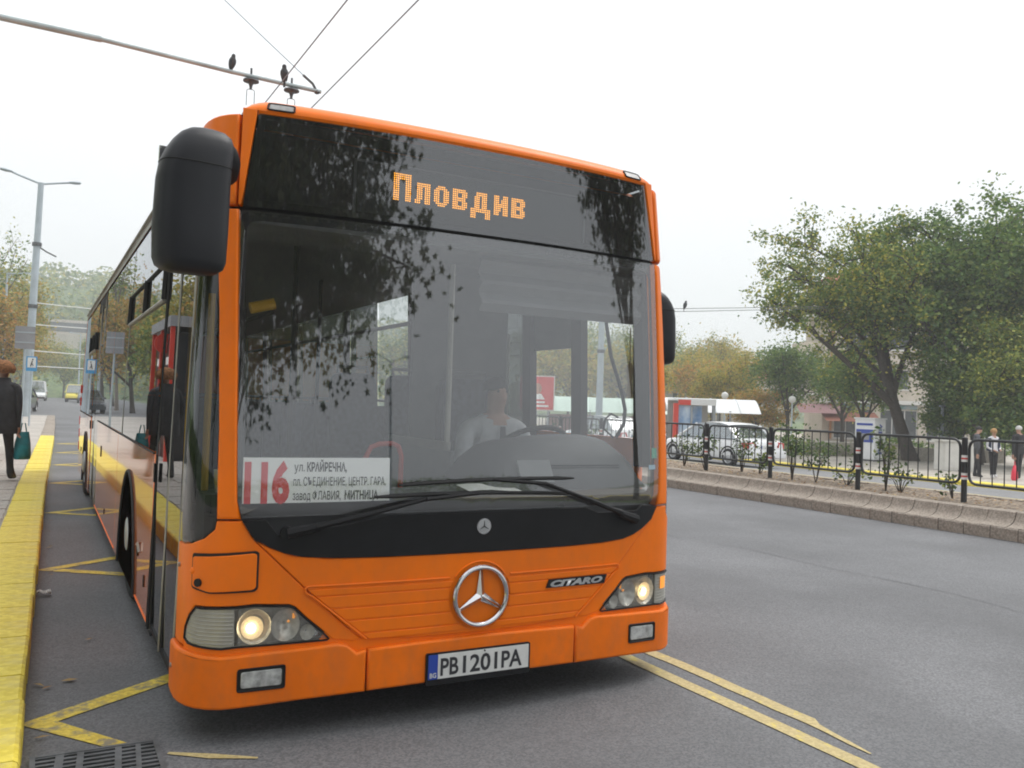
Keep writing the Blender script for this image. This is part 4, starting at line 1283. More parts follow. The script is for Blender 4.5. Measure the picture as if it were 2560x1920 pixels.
# painted markings
def strip(name, pts, w, mat, z=.004, parent=None):
    mb = MB(); L2, R2 = [], []
    pts = [Vector((*p, 0)) for p in pts]
    for i, p in enumerate(pts):
        d0 = (pts[i] - pts[i - 1]).normalized() if i else (pts[1] - pts[0]).normalized()
        d1 = (pts[i + 1] - pts[i]).normalized() if i < len(pts) - 1 else d0
        n0 = Vector((-d0.y, d0.x, 0)); n1 = Vector((-d1.y, d1.x, 0)); n = (n0 + n1)
        n = n.normalized() / max(.45, n.normalized().dot(n0)) if n.length > .1 else n0
        ww = w[i] if isinstance(w, list) else w
        L2.append(p + n * ww / 2 + Vector((0, 0, z))); R2.append(p - n * ww / 2 + Vector((0, 0, z)))
    m = len(pts)
    mb.add(L2 + R2, [(i, i + 1, m + i + 1, m + i) for i in range(m - 1)])
    o = mb.build(name, mat, parent, smooth=0, recalc=False); fixup(o)
    return tag(o, kind='structure')
zz = []
zz = [(-1.49, .215)]
for k in range(0, 7):
    ya = .62 + 3.55 * k
    zz.append((kxl(max(ya, 0)) + .055 + .012 * k, ya)); zz.append((.72, ya + 1.78))
strip('zigzag_marking', zz, [.07] + [.105] * (len(zz) - 1), 'yellow_line')
strip('zigzag_marking', [(-1.33, .07), (-1.18, -.03), (-1.02, -.12)], [.02, .045, .015], 'faded_line')
def wob(x, ys, a=.006): return [(x + random.uniform(-a, a) - .002 * y, y) for y in ys]
strip('lane_line', wob(1.19, lin(-3.2, 1.5, 24)) + [(1.19, 60)], .088, 'faded_line')
pb = wob(1.385, lin(-.55, 1.5, 14))
strip('lane_line', [(1.322, -1.12), (1.335, -1.0), (1.352, -.88), (1.366, -.78), (1.385, -.72)] + pb + [(1.38, 60)], [.012, .03, .035, .05, .085] + [.088] * 15, 'faded_line')
strip('lane_line', wob(17.2, lin(-20, 60, 40), .02), .12, 'faded_line', z=gz(17.2) + .008)
speckle('tar', (0.085, 0.086, 0.09), (0.145, 0.146, 0.15), 60, .7)
strip('tar_seam', [(4.6 + .18 * math.sin(y * .9) + .07 * math.sin(y * 2.3), y) for y in lin(-3, 14, 60)], [.006 + .008 * (i % 5 == 0) for i in range(60)], 'tar', z=.0045)

# drain grate in the gutter
dr = MB(); dr.b2(-1.805, -1.365, -.22, .20, .001, .005)  # flat black plate colours in the shade of a pit below the bars
drain = dr.build('drain_grate', 'black_matt', None)
tag(drain, 'slotted iron drain grate set in the asphalt beside the yellow kerb', 'drain')
fm = MB()
for a in ((-1.815, -1.795, -.23, .21), (-1.375, -1.355, -.23, .21)): fm.b2(*a, .004, .016)
for a in ((-1.795, -1.375, -.23, -.212), (-1.795, -1.375, .192, .21)): fm.b2(*a, .004, .016)
fm.build('grate_frame', 'iron', drain)
for k in range(11):
    yb = -.205 + k * .0385
    b_ = MB(); b_.b2(-1.795, -1.375, yb, yb + .017, .004, .0135); b_.build('grate_bar', 'iron', drain)
for xa, xb in ((-1.74, -1.71), (-1.665, -1.64), (-1.53, -1.505), (-1.455, -1.435)):
    b_ = MB(); b_.add([(xa - .015, -.212, .0145), (xb - .015, -.212, .0145), (xb + .015, .192, .0145), (xa + .015, .192, .0145)], [(0, 1, 2, 3)]); b_.build('grate_rib', 'iron', drain)

# ------------------------------------------------------------ median with stone kerb, fence and roses
mb = MB()
mb.grid(lambda x, y: Vector((x, y, .30 + .018 * math.sin(x * 9 + y * 3) * math.sin(y * 5.1) + .012 * math.sin(y * 17 + x * 23))), lin(8.70, 10.36, 18), lin(-6, 60, 330))
med = tag(mb.build('median', 'soil', None, recalc=False), kind='structure'); fixup(med)
mb = MB(); mb.b2(10.36, 10.46, -40, 60, -.1, .31); bk = mb.build('median_back_kerb', 'kerb_stone', med)
st0 = st1 = None
def stone(prof, nm):
    mb = MB()
    mb.loft([[Vector((a, t, b)) for a, b in prof] for t in (.006, .339)])
    return mb.build(nm, 'kerb_stone', med, smooth=30, bevel=.0)
for j in range(110):
    y = -4.1 + j * .345
    if st0 is None:
        st0 = stone([(8.36, -.05), (8.36, .135), (8.372, .150), (8.85, .150), (8.85, -.05)], 'kerb_stone'); a = st0
        st1 = stone([(8.380, .152), (8.43, .158), (8.49, .174), (8.54, .202), (8.575, .245), (8.592, .29), (8.602, .318), (8.625, .327), (8.80, .327), (8.80, .152)], 'coping_stone'); b = st1
    else:
        a = st0.copy(); b = st1.copy(); COL.objects.link(a); COL.objects.link(b)
    a.location = (random.uniform(-.006, .006), y, random.uniform(-.004, .004)); b.location = (random.uniform(-.005, .005), y + .17, random.uniform(-.004, .004))
    a.rotation_euler = (0, 0, random.uniform(-.008, .008) * 0)
fixupdone = True
pm('fence_black', (0.018, 0.02, 0.022), 0.45, var=0.2, vscale=4)
pm('band_white', (0.72, 0.72, 0.70), 0.5)
pm('band_red', (0.55, 0.06, 0.04), 0.5)
fence = thing('railing_fence', 'black tubular railing with red and white banded posts along the median', 'fence', (9.2, 0, .30))
FPZ = .88
posts = [1.95 + 1.735 * i for i in range(-2, 17)]
posts = [-1.5, .22, 1.95, 3.70, 5.435, 7.25, 8.87] + [8.87 + 1.735 * i for i in range(1, 14)]
p0 = None
for y in posts:
    if p0 is None:
        mb = MB(); mb.tube([(0, 0, -.05), (0, 0, FPZ)], .038, 12); mb.tube([(0, 0, FPZ), (0, 0, FPZ + .012)], [.038, .026], 12)
        p0 = mb.build('post', 'fence_black', fence); p0.location = (0, y, 0)
        for zc in (.60, .36):
            for dz, m in ((-.045, 'band_white'), (-.012, 'band_red'), (.012, 'band_white')):
                h = .033 if m == 'band_white' else .024
                mb = MB(); mb.tube([(0, 0, zc + dz), (0, 0, zc + dz + h)], .0395, 12); mb.build('band', m, p0)
    else:
        dup(p0, fence, (random.uniform(-.012, .012), y, 0))
for i in range(len(posts) - 1):
    a, b = posts[i] + .065, posts[i + 1] - .065
    z0, z1, r_ = .26, FPZ - .02, .13
    pts = rnd([(a, z0), (b, z0), (b, z1), (a, z1)], r_, 6)
    mb = MB(); mb.tube([(0, p[0], p[1]) for p in pts], .019, 8, closed=True)
    pn = mb.build('railing_panel', 'fence_black', fence)
    for k in range(9):
        yy = a + (b - a) * (k + 1) / 10
        bm_ = MB(); bm_.tube([(0, yy, z0), (0, yy, z1)], .0085, 6); bm_.build('bar', 'fence_black', pn)

# ------------------------------------------------------------ vegetation
leafmat('leaf_rose', [(.03, .06, .02), (.05, .10, .03), (.09, .15, .04), (.25, .28, .05)], .3)
leafmat('leaf_green', [(.045, .10, .022), (.085, .165, .034), (.135, .225, .045), (.26, .31, .06)], .30)
leafmat('leaf_mixed', [(.065, .135, .026), (.12, .20, .036), (.23, .28, .05), (.50, .43, .055)], .30)
leafmat('leaf_yellow', [(.12, .17, .03), (.28, .27, .04), (.46, .37, .05), (.42, .27, .05)], .4)
leafmat('leaf_orange', [(.14, .16, .035), (.32, .26, .045), (.50, .30, .05), (.44, .20, .04)], .4)
leafmat('leaf_lime', [(.07, .13, .025), (.13, .20, .035), (.25, .30, .05), (.42, .40, .06)], .3)
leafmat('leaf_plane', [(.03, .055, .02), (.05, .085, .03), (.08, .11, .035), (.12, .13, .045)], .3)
pm('bark', (0.055, 0.045, 0.035), 0.9, var=0.3, vscale=12, bump=0.6, bscale=25)
pm('bark_pale', (0.20, 0.17, 0.14), 0.9, var=0.3, vscale=9, bump=0.5, bscale=25)

def leaf_mesh(name, cen, size, seed, shape='quad', droop=.3):
    """cen: (n,3) leaf centres; returns a mesh of small separate leaf faces"""
    rng = np.random.default_rng(seed)
    n = len(cen)
    d = rng.normal(size=(n, 3)); d[:, 2] = d[:, 2] * .6 - droop
    d /= np.linalg.norm(d, axis=1)[:, None] + 1e-9
    q = rng.normal(size=(n, 3)); s = np.cross(d, q); s /= np.linalg.norm(s, axis=1)[:, None] + 1e-9
    L_ = size * rng.uniform(.6, 1.35, n)[:, None]
    if shape == 'quad':
        tpl = np.array([(-.5, 0), (0, .30), (.5, 0), (0, -.30)])
    else:                                         # five-pointed plane-tree leaf
        tpl = []
        for k in range(5):
            a = R(-144 + 72 * k); tpl.append((.52 * math.cos(a) * (1 if k != 2 else 1.15), .52 * math.sin(a)))
            b = a + R(36)
            if k < 4: tpl.append((.24 * math.cos(b), .24 * math.sin(b)))
        tpl.append((-.22, 0)); tpl = np.array(tpl)
    m = len(tpl)
    V = (cen[:, None, :] + tpl[None, :, :1] * (d * L_)[:, None, :] + tpl[None, :, 1:] * (s * L_)[:, None, :]).reshape(-1, 3)
    if shape != 'quad':
        pass
    me = bpy.data.meshes.new(name)
    me.vertices.add(n * m); me.vertices.foreach_set('co', V.astype(np.float32).ravel())
    me.loops.add(n * m); me.loops.foreach_set('vertex_index', np.arange(n * m, dtype=np.int32))
    me.polygons.add(n); me.polygons.foreach_set('loop_start', np.arange(0, n * m, m, dtype=np.int32))
    try: me.polygons.foreach_set('loop_total', np.full(n, m, dtype=np.int32))
    except Exception: pass
    me.update(calc_edges=True); me.validate()
    return me

def tree(name, label, base, h, crown_c, crown_r, mat, n_leaf, leaf, seed, group=None, trunk_r=.18, limbs=9, subs=6, bark='bark', cat='tree', clump=.55, lean=(0, 0), hollow=.35, shape='quad', fork=.35, jitter=0.0):
    """tapered trunk, curved limbs and twigs; the leaves hang in clumps round the twig ends"""
    rng = random.Random(seed); nr = np.random.default_rng(seed)
    t = thing(name, label, cat, base, 0, group)
    c = Vector(crown_c) - Vector(base); rr = Vector(crown_r)
    mb = MB()
    top = Vector((c.x, c.y, min(c.z + rr.z * .5, h)))
    fk = Vector((lean[0] + c.x * .4, lean[1] + c.y * .4, h * fork))
    def tr(s):
        a = Vector((0, 0, -.1)); return (1 - s) ** 2 * a + 2 * s * (1 - s) * fk + s * s * top
    mb.tube([tr(s) for s in lin(0, 1, 10)], [trunk_r * (1.25 if s == 0 else (1 - .82 * s)) for s in lin(0, 1, 10)], 9)
    tips = []
    lb_ = MB()
    for i in range(limbs):
        s = .28 + .62 * (i + rng.random() * .6) / limbs
        p = tr(s)
        a = i * 2.399 + rng.random() * .8
        el = rng.uniform(-.35, .95)
        dirv = Vector((math.cos(a) * math.cos(el), math.sin(a) * math.cos(el), math.sin(el)))
        e = c + Vector((dirv.x * rr.x, dirv.y * rr.y, dirv.z * rr.z)) * rng.uniform(.62, .92)
        mid = (p + e) / 2 + Vector((rng.uniform(-.1, .1), rng.uniform(-.1, .1), .10)) * rr.x
        P = [(1 - u) ** 2 * p + 2 * u * (1 - u) * mid + u * u * e for u in lin(0, 1, 7)]
        r0 = trunk_r * (1 - .75 * s) * .7
        lb_.tube(P, [r0 * (1 - .85 * u) + .008 for u in lin(0, 1, 7)], 6, cap=False)
        tips.append(e)
        for j in range(subs):
            u = .3 + .65 * j / subs + rng.random() * .08
            q = (1 - u) ** 2 * p + 2 * u * (1 - u) * mid + u * u * e
            dv = Vector((rng.gauss(0, 1), rng.gauss(0, 1), rng.gauss(.25, .8))).normalized()
            e2 = q + Vector((dv.x * rr.x, dv.y * rr.y, dv.z * rr.z)) * rng.uniform(.22, .48)
            k = (e2 - c); nn = math.sqrt((k.x / rr.x) ** 2 + (k.y / rr.y) ** 2 + (k.z / rr.z) ** 2)
            if nn > 1.02: e2 = c + k * (1.0 / nn) * rng.uniform(.9, 1.06)
            m2 = (q + e2) / 2 + Vector((0, 0, .06 * rr.z))
            lb_.tube([q, m2, e2], [r0 * .35 * (1 - u * .6) + .006, r0 * .2 + .005, .004], 5, cap=False)
            tips.append(e2); tips.append((q + e2) / 2)
    mb.build('trunk', bark, t, smooth=50)
    lo = lb_.build('limbs', bark, t, smooth=50)
    T = np.array([tuple(x) for x in tips])
    idx = nr.integers(0, len(T), n_leaf)
    wgt = nr.random(len(T)) * .9 + .45
    cen = T[idx] + nr.normal(size=(n_leaf, 3)) * (np.array(rr) * .16 * clump / .55)[None, :] * wgt[idx][:, None]
    me = leaf_mesh('crown', cen, leaf, seed + 1, shape)
    co = link('crown', me, t, mat)
    return t
def rose(y, x, h, w, seed):
    rng = random.Random(seed); nr = np.random.default_rng(seed)
    mb = MB(); tips = []
    sz_ = 'tall thin' if h > .85 else 'broad leafy' if h > .6 else 'low sprawling'
    t = thing('rose_bush', sz_ + ' rose bush growing by the black railing', 'bush', (x, y, .29), 0, sz_ + ' rose bushes in the median')
    for k in range(7):
        a = rng.random() * 6.28; q = rng.uniform(.35, 1)
        e = Vector((math.cos(a) * w * .5 * q, math.sin(a) * w * .5 * q, h * rng.uniform(.55, 1)))
        m = Vector((e.x * .35, e.y * .35, e.z * .6))
        mb.tube([(0, 0, -.03), m, e], [.009, .006, .003], 5); 
        for u in lin(.25, 1, 6): tips.append(m * (1 - u) + e * u)
    mb.build('stems', 'bark', t)
    T = np.array([tuple(v) for v in tips]); n = int(260 * h * (w + .3))
    cen = T[nr.integers(0, len(T), n)] + nr.normal(size=(n, 3)) * np.array([.07, .07, .06])
    link('leaves', leaf_mesh('leaves', cen, .065, seed), t, 'leaf_rose')
    return t
for i, (y, x, h, w) in enumerate(((10.0, 9.62, .62, .7), (9.3, 9.55, .70, .8), (8.4, 9.65, .78, .6), (8.15, 9.85, .45, .6), (7.05, 9.52, 1.02, .55), (6.62, 9.62, .52, .6), (6.05, 9.70, .40, .7), (5.15, 9.48, .92, .42), (4.95, 9.55, .45, .6), (4.10, 9.55, .35, .5), (2.6, 9.6, .5, .6), (11.4, 9.6, .7, .8), (13.2, 9.6, .8, .8), (15.5, 9.6, .8, .8), (18, 9.6, .8, .9))):
    rose(y, x, h, w, 100 + i)
# fallen leaves and grit on soil and gutter
rng = np.random.default_rng(5)
n = 900
cen = np.c_[rng.uniform(8.8, 10.3, n), rng.uniform(1.5, 14, n), np.full(n, .327)]
me = leaf_mesh('leaf_litter', cen, .05, 8, droop=0)
leafmat('leaf_dead', [(.16, .08, .04), (.30, .17, .07), (.40, .28, .10), (.22, .12, .08)], .1)
for v in me.vertices:
    v.co.z = .325 + (v.co.z - .327) * .35
tag(link('leaf_litter', me, None, 'leaf_dead'), 'dry fallen leaves lying on the soil of the median', 'leaves', kind='stuff')
pts = [(-1.794, 1.136), (-1.743, 1.08), (-1.763, .421), (-1.646, 1.163), (-1.709, 4.03), (-1.70, 5.3), (-1.68, 5.4), (-1.72, 5.2), (-1.76, 2.1), (-1.73, 3.9), (-1.55, 1.9), (-1.69, 6.2), (-1.70, 7.0), (-1.66, 8.5), (8.26, 5.2), (8.2, 7.9), (8.28, 3.4), (-1.60, -.15), (-1.42, .02)]
cen = np.array([(x + random.uniform(-.02, .02), y, .008) for x, y in pts])
me = leaf_mesh('fallen_leaf', cen, .06, 3, droop=0)
for v in me.vertices: v.co.z = .010 + abs(v.co.z - .008) * .25
tag(link('gutter_leaves', me, None, 'leaf_dead'), 'a few yellow leaves fallen in the road gutters', 'leaves', kind='stuff')
mb = MB(); nr_ = random.Random(3)
mb.grid(lambda a, b: Vector((-1.764 + a * .09 + nr_.uniform(-.01, .01), 3.19 + b * .07 + nr_.uniform(-.01, .01), .012 + nr_.uniform(0, .035))), lin(-.5, .5, 5), lin(-.5, .5, 5))
tag(mb.build('paper_scrap', 'paper', None, smooth=0), 'crumpled white paper scrap lying in the gutter by the kerb', 'litter')

# ------------------------------------------------------------ trees of the street
tree('street_tree', 'tall leaning tree with a thin airy crown before the beige building', (30.4, 20.1, -.42), 10.4, (27.7, 21.3, 6.5), (4.9, 4.0, 3.9), 'leaf_mixed', 30000, .15, 11, trunk_r=.30, limbs=15, subs=13, lean=(.1, 0), clump=.24, fork=.30)
tree('street_tree', 'big dense dark green tree spreading over the far pavement', (33.2, 19.0, -.42), 10.8, (32.2, 18.9, 6.6), (5.2, 4.8, 4.3), 'leaf_green', 52000, .17, 12, trunk_r=.28, limbs=20, subs=15, clump=.27)
tree('street_tree', 'low bushy tree with yellowing leaves behind the standing people', (32.4, 15.6, -.42), 5.6, (32.3, 15.6, 3.5), (4.2, 3.4, 3.0), 'leaf_lime', 36000, .14, 13, trunk_r=.16, limbs=18, subs=13, clump=.30)
tree('street_tree', 'small dark leafy tree filling the gap right of the leaning trunk', (31.5, 17.8, -.42), 4.6, (31.2, 17.6, 2.8), (3.0, 2.6, 2.3), 'leaf_green', 20000, .14, 14, trunk_r=.12, limbs=14, subs=10, clump=.32)
tree('street_tree', 'leafy sapling tree growing in front of the beige building', (33.0, 24.5, -.42), 5.2, (32.6, 24.6, 3.2), (2.0, 2.0, 1.8), 'leaf_green', 7000, .14, 15, trunk_r=.10, clump=.36, limbs=12, subs=9)
tree('street_shrub', 'dark leafy shrub mass low behind the standing people', (31.4, 15.9, -.42), 3.0, (31.2, 15.9, 1.35), (3.4, 2.0, 1.7), 'leaf_green', 17000, .13, 16, trunk_r=.07, clump=.34, limbs=14, subs=10, cat='shrub')
tree('street_shrub', 'leafy shrub at the foot of the leaning trunk before the shops', (32.6, 19.4, -.42), 2.6, (32.4, 19.5, 1.5), (2.2, 1.6, 1.4), 'leaf_green', 9000, .13, 17, trunk_r=.06, clump=.34, limbs=12, subs=9, cat='shrub')
BT = 'trees behind the far pavement'
tree('park_tree', 'round dark green tree beside the globe lamp', (36.3, 32.6, -.42), 6.2, (36.2, 32.6, 3.7), (2.5, 2.5, 2.3), 'leaf_green', 12000, .16, 21, trunk_r=.14, clump=.38, limbs=13, subs=10)
tree('park_tree', 'dark green tree with a few yellow leaves touching the building', (39.6, 31.5, -.42), 6.5, (39.4, 31.5, 3.6), (2.2, 2.2, 2.4), 'leaf_mixed', 9000, .16, 22, trunk_r=.14, clump=.38, limbs=13, subs=10)
tree('park_tree', 'golden autumn tree behind the white parked car', (38.6, 40.0, -.42), 6.6, (38.9, 40.2, 3.2), (2.9, 2.9, 2.9), 'leaf_yellow', 11000, .16, 23, trunk_r=.14, clump=.36, limbs=12, subs=9)
tree('park_tree', 'low orange and yellow bushy tree near the round canopy', (36.0, 34.9, -.42), 3.6, (36.2, 35.0, 1.5), (2.7, 2.5, 1.6), 'leaf_orange', 9000, .14, 24, trunk_r=.10, clump=.36, limbs=12, subs=9)
for i, (p, h, c, r_, m, s) in enumerate((
    ((60.5, 65, -.4), 11, (60.5, 65, 6.6), (4.2, 4.2, 4.0), 'leaf_yellow', 31), ((62, 71, -.4), 10.5, (61.5, 70.5, 6.3), (4.8, 4.8, 3.6), 'leaf_mixed', 32),
    ((52, 58, -.4), 8, (52, 58, 4.2), (4.4, 4.4, 3.4), 'leaf_yellow', 33), ((46, 50, -.4), 7, (46, 50, 3.4), (3.6, 3.6, 2.8), 'leaf_orange', 34),
    ((61, 76, -.4), 12, (60.8, 76, 6.8), (5, 5, 4.4), 'leaf_mixed', 35), ((30.7, 47, -.4), 7.4, (30.7, 47, 3.9), (3.6, 3.6, 3.2), 'leaf_yellow', 36),
    ((39.6, 65, -.4), 11, (39.6, 65, 6.0), (5, 5, 4.6), 'leaf_mixed', 37), ((31.4, 42, -.4), 6.4, (31.2, 41.6, 3.4), (2.8, 2.8, 2.6), 'leaf_yellow', 38),
    ((24, 62, -.4), 9.5, (24, 62, 5.2), (4.6, 4.6, 4), 'leaf_mixed', 39), ((62, 87, -.4), 15, (62, 87, 9), (6.5, 6.5, 5.5), 'leaf_mixed', 40),
    ((50, 78, -.4), 13, (50, 78, 7), (6, 6, 5.4), 'leaf_green', 41), ((14, 66, -.4), 9, (14, 66, 5), (4.4, 4.4, 4), 'leaf_yellow', 42))):
    nm_ = {'leaf_yellow': 'golden', 'leaf_mixed': 'yellow green', 'leaf_orange': 'rust orange', 'leaf_green': 'dark green'}[m]
    tree('park_tree', nm_ + ' tree in the hazy row beyond the canopies', p, h, c, r_, m, 7000, .24, s, nm_ + ' ' + BT, trunk_r=.16, limbs=12, subs=9, clump=.38)
LT = 'trees along the street on the platform side'
for i, (p, h, c, r_, m, s) in enumerate((
    ((-6.0, 58, 0), 8.6, (-5.3, 58, 4.6), (3.5, 3.8, 4.2), 'leaf_orange', 51), ((-5.0, 72, 0), 11, (-4.3, 72, 5.8), (3.5, 4, 5.0), 'leaf_yellow', 52),
    ((-6.5, 84, 0), 11, (-5.4, 84, 6.2), (4.2, 4.5, 5), 'leaf_orange', 53), ((-5.5, 100, 0), 11, (-5.2, 100, 6), (4.4, 4.5, 5), 'leaf_mixed', 54),
    ((-7.5, 47, 0), 7, (-7.2, 47, 3.8), (3.2, 3.4, 3.2), 'leaf_mixed', 55), ((-8.5, 36, 0), 8, (-8.2, 36, 4.6), (3.6, 3.8, 3.6), 'leaf_yellow', 56),
    ((-8.8, 26, 0), 8, (-8.5, 26, 4.6), (3.4, 3.8, 3.6), 'leaf_orange', 57), ((-9, 16, 0), 8, (-8.8, 16, 4.6), (3.4, 3.8, 3.6), 'leaf_mixed', 58), ((-8.6, 6, 0), 8, (-8.2, 6, 4.6), (3.4, 3.8, 3.8), 'leaf_mixed', 62), ((-8.6, -2, 0), 8, (-8.2, -2, 4.6), (3.2, 3.8, 3.8), 'leaf_green', 63),
    ((-4.5, 122, 0), 11, (-3.4, 122, 5.6), (4.6, 5, 5), 'leaf_yellow', 59), ((5.5, 128, 0), 9, (5.2, 128, 5.0), (3.6, 4, 4.4), 'leaf_mixed', 60), ((1.2, 150, 0), 9, (1.2, 150, 4.6), (4.6, 4, 4.6), 'leaf_mixed', 64), ((-5.5, 148, 0), 10, (-5.5, 148, 5), (5, 4, 5), 'leaf_green', 65))):
    nm_ = {'leaf_yellow': 'golden', 'leaf_mixed': 'yellow green', 'leaf_orange': 'rust orange', 'leaf_green': 'dark green'}[m]
    tree('street_tree', nm_ + ' autumn tree in the row along the platform street', p, h, c, r_, m, 11000, .21, s, nm_ + ' ' + LT, trunk_r=.16, limbs=13, subs=9, clump=.38)
tree('street_tree', 'thin half-bare grey tree rising above the autumn row by the lamp post', (-5.6, 66, 0), 13, (-5.0, 66, 9.6), (2.4, 2.4, 3.6), 'leaf_bare' if 'leaf_bare' in MATS else 'leaf_mixed', 1500, .22, 61, trunk_r=.14, limbs=11, subs=7, clump=.6, bark='bark_pale')
# the plane tree the photographer stands under, and one by the median: seen mirrored in the screen
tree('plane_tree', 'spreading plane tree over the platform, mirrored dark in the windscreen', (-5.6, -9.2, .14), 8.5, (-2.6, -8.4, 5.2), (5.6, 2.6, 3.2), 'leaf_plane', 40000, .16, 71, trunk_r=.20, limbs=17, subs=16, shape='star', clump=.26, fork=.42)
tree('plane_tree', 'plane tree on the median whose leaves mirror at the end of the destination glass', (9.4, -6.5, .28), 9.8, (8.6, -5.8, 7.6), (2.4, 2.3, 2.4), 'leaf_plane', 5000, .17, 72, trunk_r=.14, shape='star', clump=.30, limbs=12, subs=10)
# far wooded hill: reads as one mass
def hz(x, y):
    d = min(1.0, max(0.0, (y - 150) / 130))
    return -.2 + 33 * d ** 1.2 * (.78 + .22 * math.sin(x * .021 + 1.2))
mb = MB(); mb.grid(lambda x, y: Vector((x, y, hz(x, y) - .2)), lin(-110, 260, 40), lin(150, 320, 20))
hl = tag(mb.build('hill', 'grass', None, recalc=False), kind='structure'); fixup(hl)
rng = np.random.default_rng(77)
cs = []
for _ in range(900):
    x = rng.uniform(-60, 230); y = rng.uniform(152, 315)
    if abs(x - 4.5) < 10.5 and 182 < y < 214: continue
    if abs(x - 4.5) < 8 and y < 190: continue
    z = hz(x, y); r_ = rng.uniform(2.6, 4.6)
    m = 90
    v = rng.normal(size=(m, 3)); v /= np.linalg.norm(v, axis=1)[:, None]
    cs.append(np.c_[x + v[:, 0] * r_, y + v[:, 1] * r_, z + r_ * .7 + v[:, 2] * r_ * .95])
me = leaf_mesh('hill_wood', np.concatenate(cs), 1.3, 9)
tag(link('hill_wood', me, None, 'leaf_mixed'), 'hazy autumn wood covering the far hill', 'wood', kind='stuff')
# low hedge behind the photographer and on the far side of the street
for nm, box, sz, n, sd_ in (('hedge', (-30, 30, -48, -45, 0, 2.4), .30, 9000, 81), ('shrub_border', (24, 44, 22.4, 24, -.4, .5), .14, 5000, 82), ('shrub_border', (-11.5, -9.5, 8, 48, .1, 1.5), .20, 9000, 83)):
    r2 = np.random.default_rng(sd_)
    cen = np.c_[r2.uniform(box[0], box[1], n), r2.uniform(box[2], box[3], n), box[4] + (box[5] - box[4]) * r2.random(n) ** .8]
    cen[:, 2] *= 1
    k = .75 + .25 * np.sin(cen[:, 0] * .9) * np.sin(cen[:, 1] * .7 + 1)
    cen[:, 2] = box[4] + (cen[:, 2] - box[4]) * k
    tag(link(nm, leaf_mesh(nm, cen, sz, sd_), None, 'leaf_green'), {81: 'long green hedge across the street behind the bus stop', 82: 'low shrubs edging the far plaza', 83: 'green shrub border behind the platform'}[sd_], 'hedge', kind='stuff')

# ------------------------------------------------------------ overhead line, lamps, signs
def wire(name, label, pts, r, mat='pole_grey', group=None):
    mb = MB(); mb.tube(pts, r, 5)
    return tag(mb.build(name, mat, None), label, 'wire', group)
def sag(a, b, s, n=14):
    a, b = Vector(a), Vector(b)
    return [a + (b - a) * t - Vector((0, 0, s * 4 * t * (1 - t))) for t in lin(0, 1, n)]
pm('wire_blue', (0.16, 0.22, 0.28), 0.5)
wire('trolley_wire', 'trolley wire over the bus roof, running from the upper bracket side', sag((.86, -30, 5.55), (.70, 20, 5.55), .05), .0085, 'wire_blue', 'trolley wires over the bus')
wire('trolley_wire', 'second trolley wire over the bus roof, farther from the platform', sag((1.56, -30, 5.55), (1.28, 20, 5.55), .05), .0085, 'wire_blue', 'trolley wires over the bus')
pm('tube_grey', (0.36, 0.42, 0.43), 0.5, var=0.15, vscale=2)
br = MB()
P3 = lambda x, z: Vector((x, 9.2, z))
# arm of the overhead line: from a post on the platform out over the road
sc_ = (9.2 + 3.603) / (12 + 3.603)
ax = lambda x: -1.829 + (x + 1.829) * sc_
az = lambda z: 1.439 + (z - 1.439) * sc_
apts = [P3(ax(-4.6), az(7.05)), P3(ax(-2.635), az(7.216)), P3(ax(-1.2), az(7.20)), P3(ax(.87), az(7.11)), P3(ax(2.47), az(7.08))]
arm = thing('overhead_arm', 'grey tubular bracket arm reaching over the bus roof with two wire hangers', 'bracket', (ax(-4.6), 9.2, .15))
lo = Vector((ax(-4.6), 9.2, .15))
mb = MB(); mb.tube([p - lo for p in apts[:3]], .042, 10); mb.tube([p - lo for p in apts[2:]], .030, 10); mb.build('arm_tube', 'tube_grey', arm)
mb = MB(); mb.tube([(0, 0, 0), (0, 0, az(7.4) - .15)], [.16, .11], 14); mb.build('arm_post', 'pole_grey', arm)
for hx in (1.21, 1.93):
    x = ax(hx) - lo.x; z = az(7.10) - lo.z - (.01 if hx < 1.5 else .03)
    mb = MB(); mb.tube([(x, 0, z + .13), (x, 0, z - .02)], .016, 8)
    mb.lathe([(.012, -.03), (.11, -.035), (.115, -.055), (.05, -.065), (.03, -.10), (.02, -.14), (.02, -.17)], Matrix.Translation((x, 0, z - .01)), 14)
    hg = mb.build('wire_hanger', 'iron', arm)
    mb = MB()
    for sg in (-1, 1): mb.tube([(x, 0, z - .17), (x + sg * .05, 0, z - .19), (x + sg * .055, 0, z - .21), (x + sg * .055, 0, z - .42)], .0055, 5)
    mb.build('hanger_fork', 'iron', hg)
ex = apts[-1] - lo
mb = MB(); mb.lathe([(.03, -.02), (.045, 0), (.03, .03)], Matrix.Translation(ex - Vector((.06, 0, .02))), 10); mb.tube([ex + Vector((-.08, 0, .02)), ex + Vector((-.13, 0, .10)), ex + Vector((-.28, 0, .20))], .020, 7); mb.build('arm_insulator', 'iron', arm)
wire('span_wire', 'thin stay wire rising from the tip of the overhead arm', [apts[-1] + Vector((-.28, 0, .20)), P3(ax(1.25), az(7.95)), P3(ax(-.6), az(9.3)), P3(ax(-2.6), az(10.7))], .006, 'wire_blue')
zb = 5.52
w1 = (19.0, 22.6, 5.20); 
for dz in (0, .14):
    wire('span_wire', 'one of two thin wires running from the bus mirror to the airy tree', [(12, 26.3, 4.9 + dz), (19.68, 22.16, 5.20 + dz * .8), (24.5, 19.6, 5.50 + dz * .5)], .012, 'iron', 'wires behind the bus mirror')
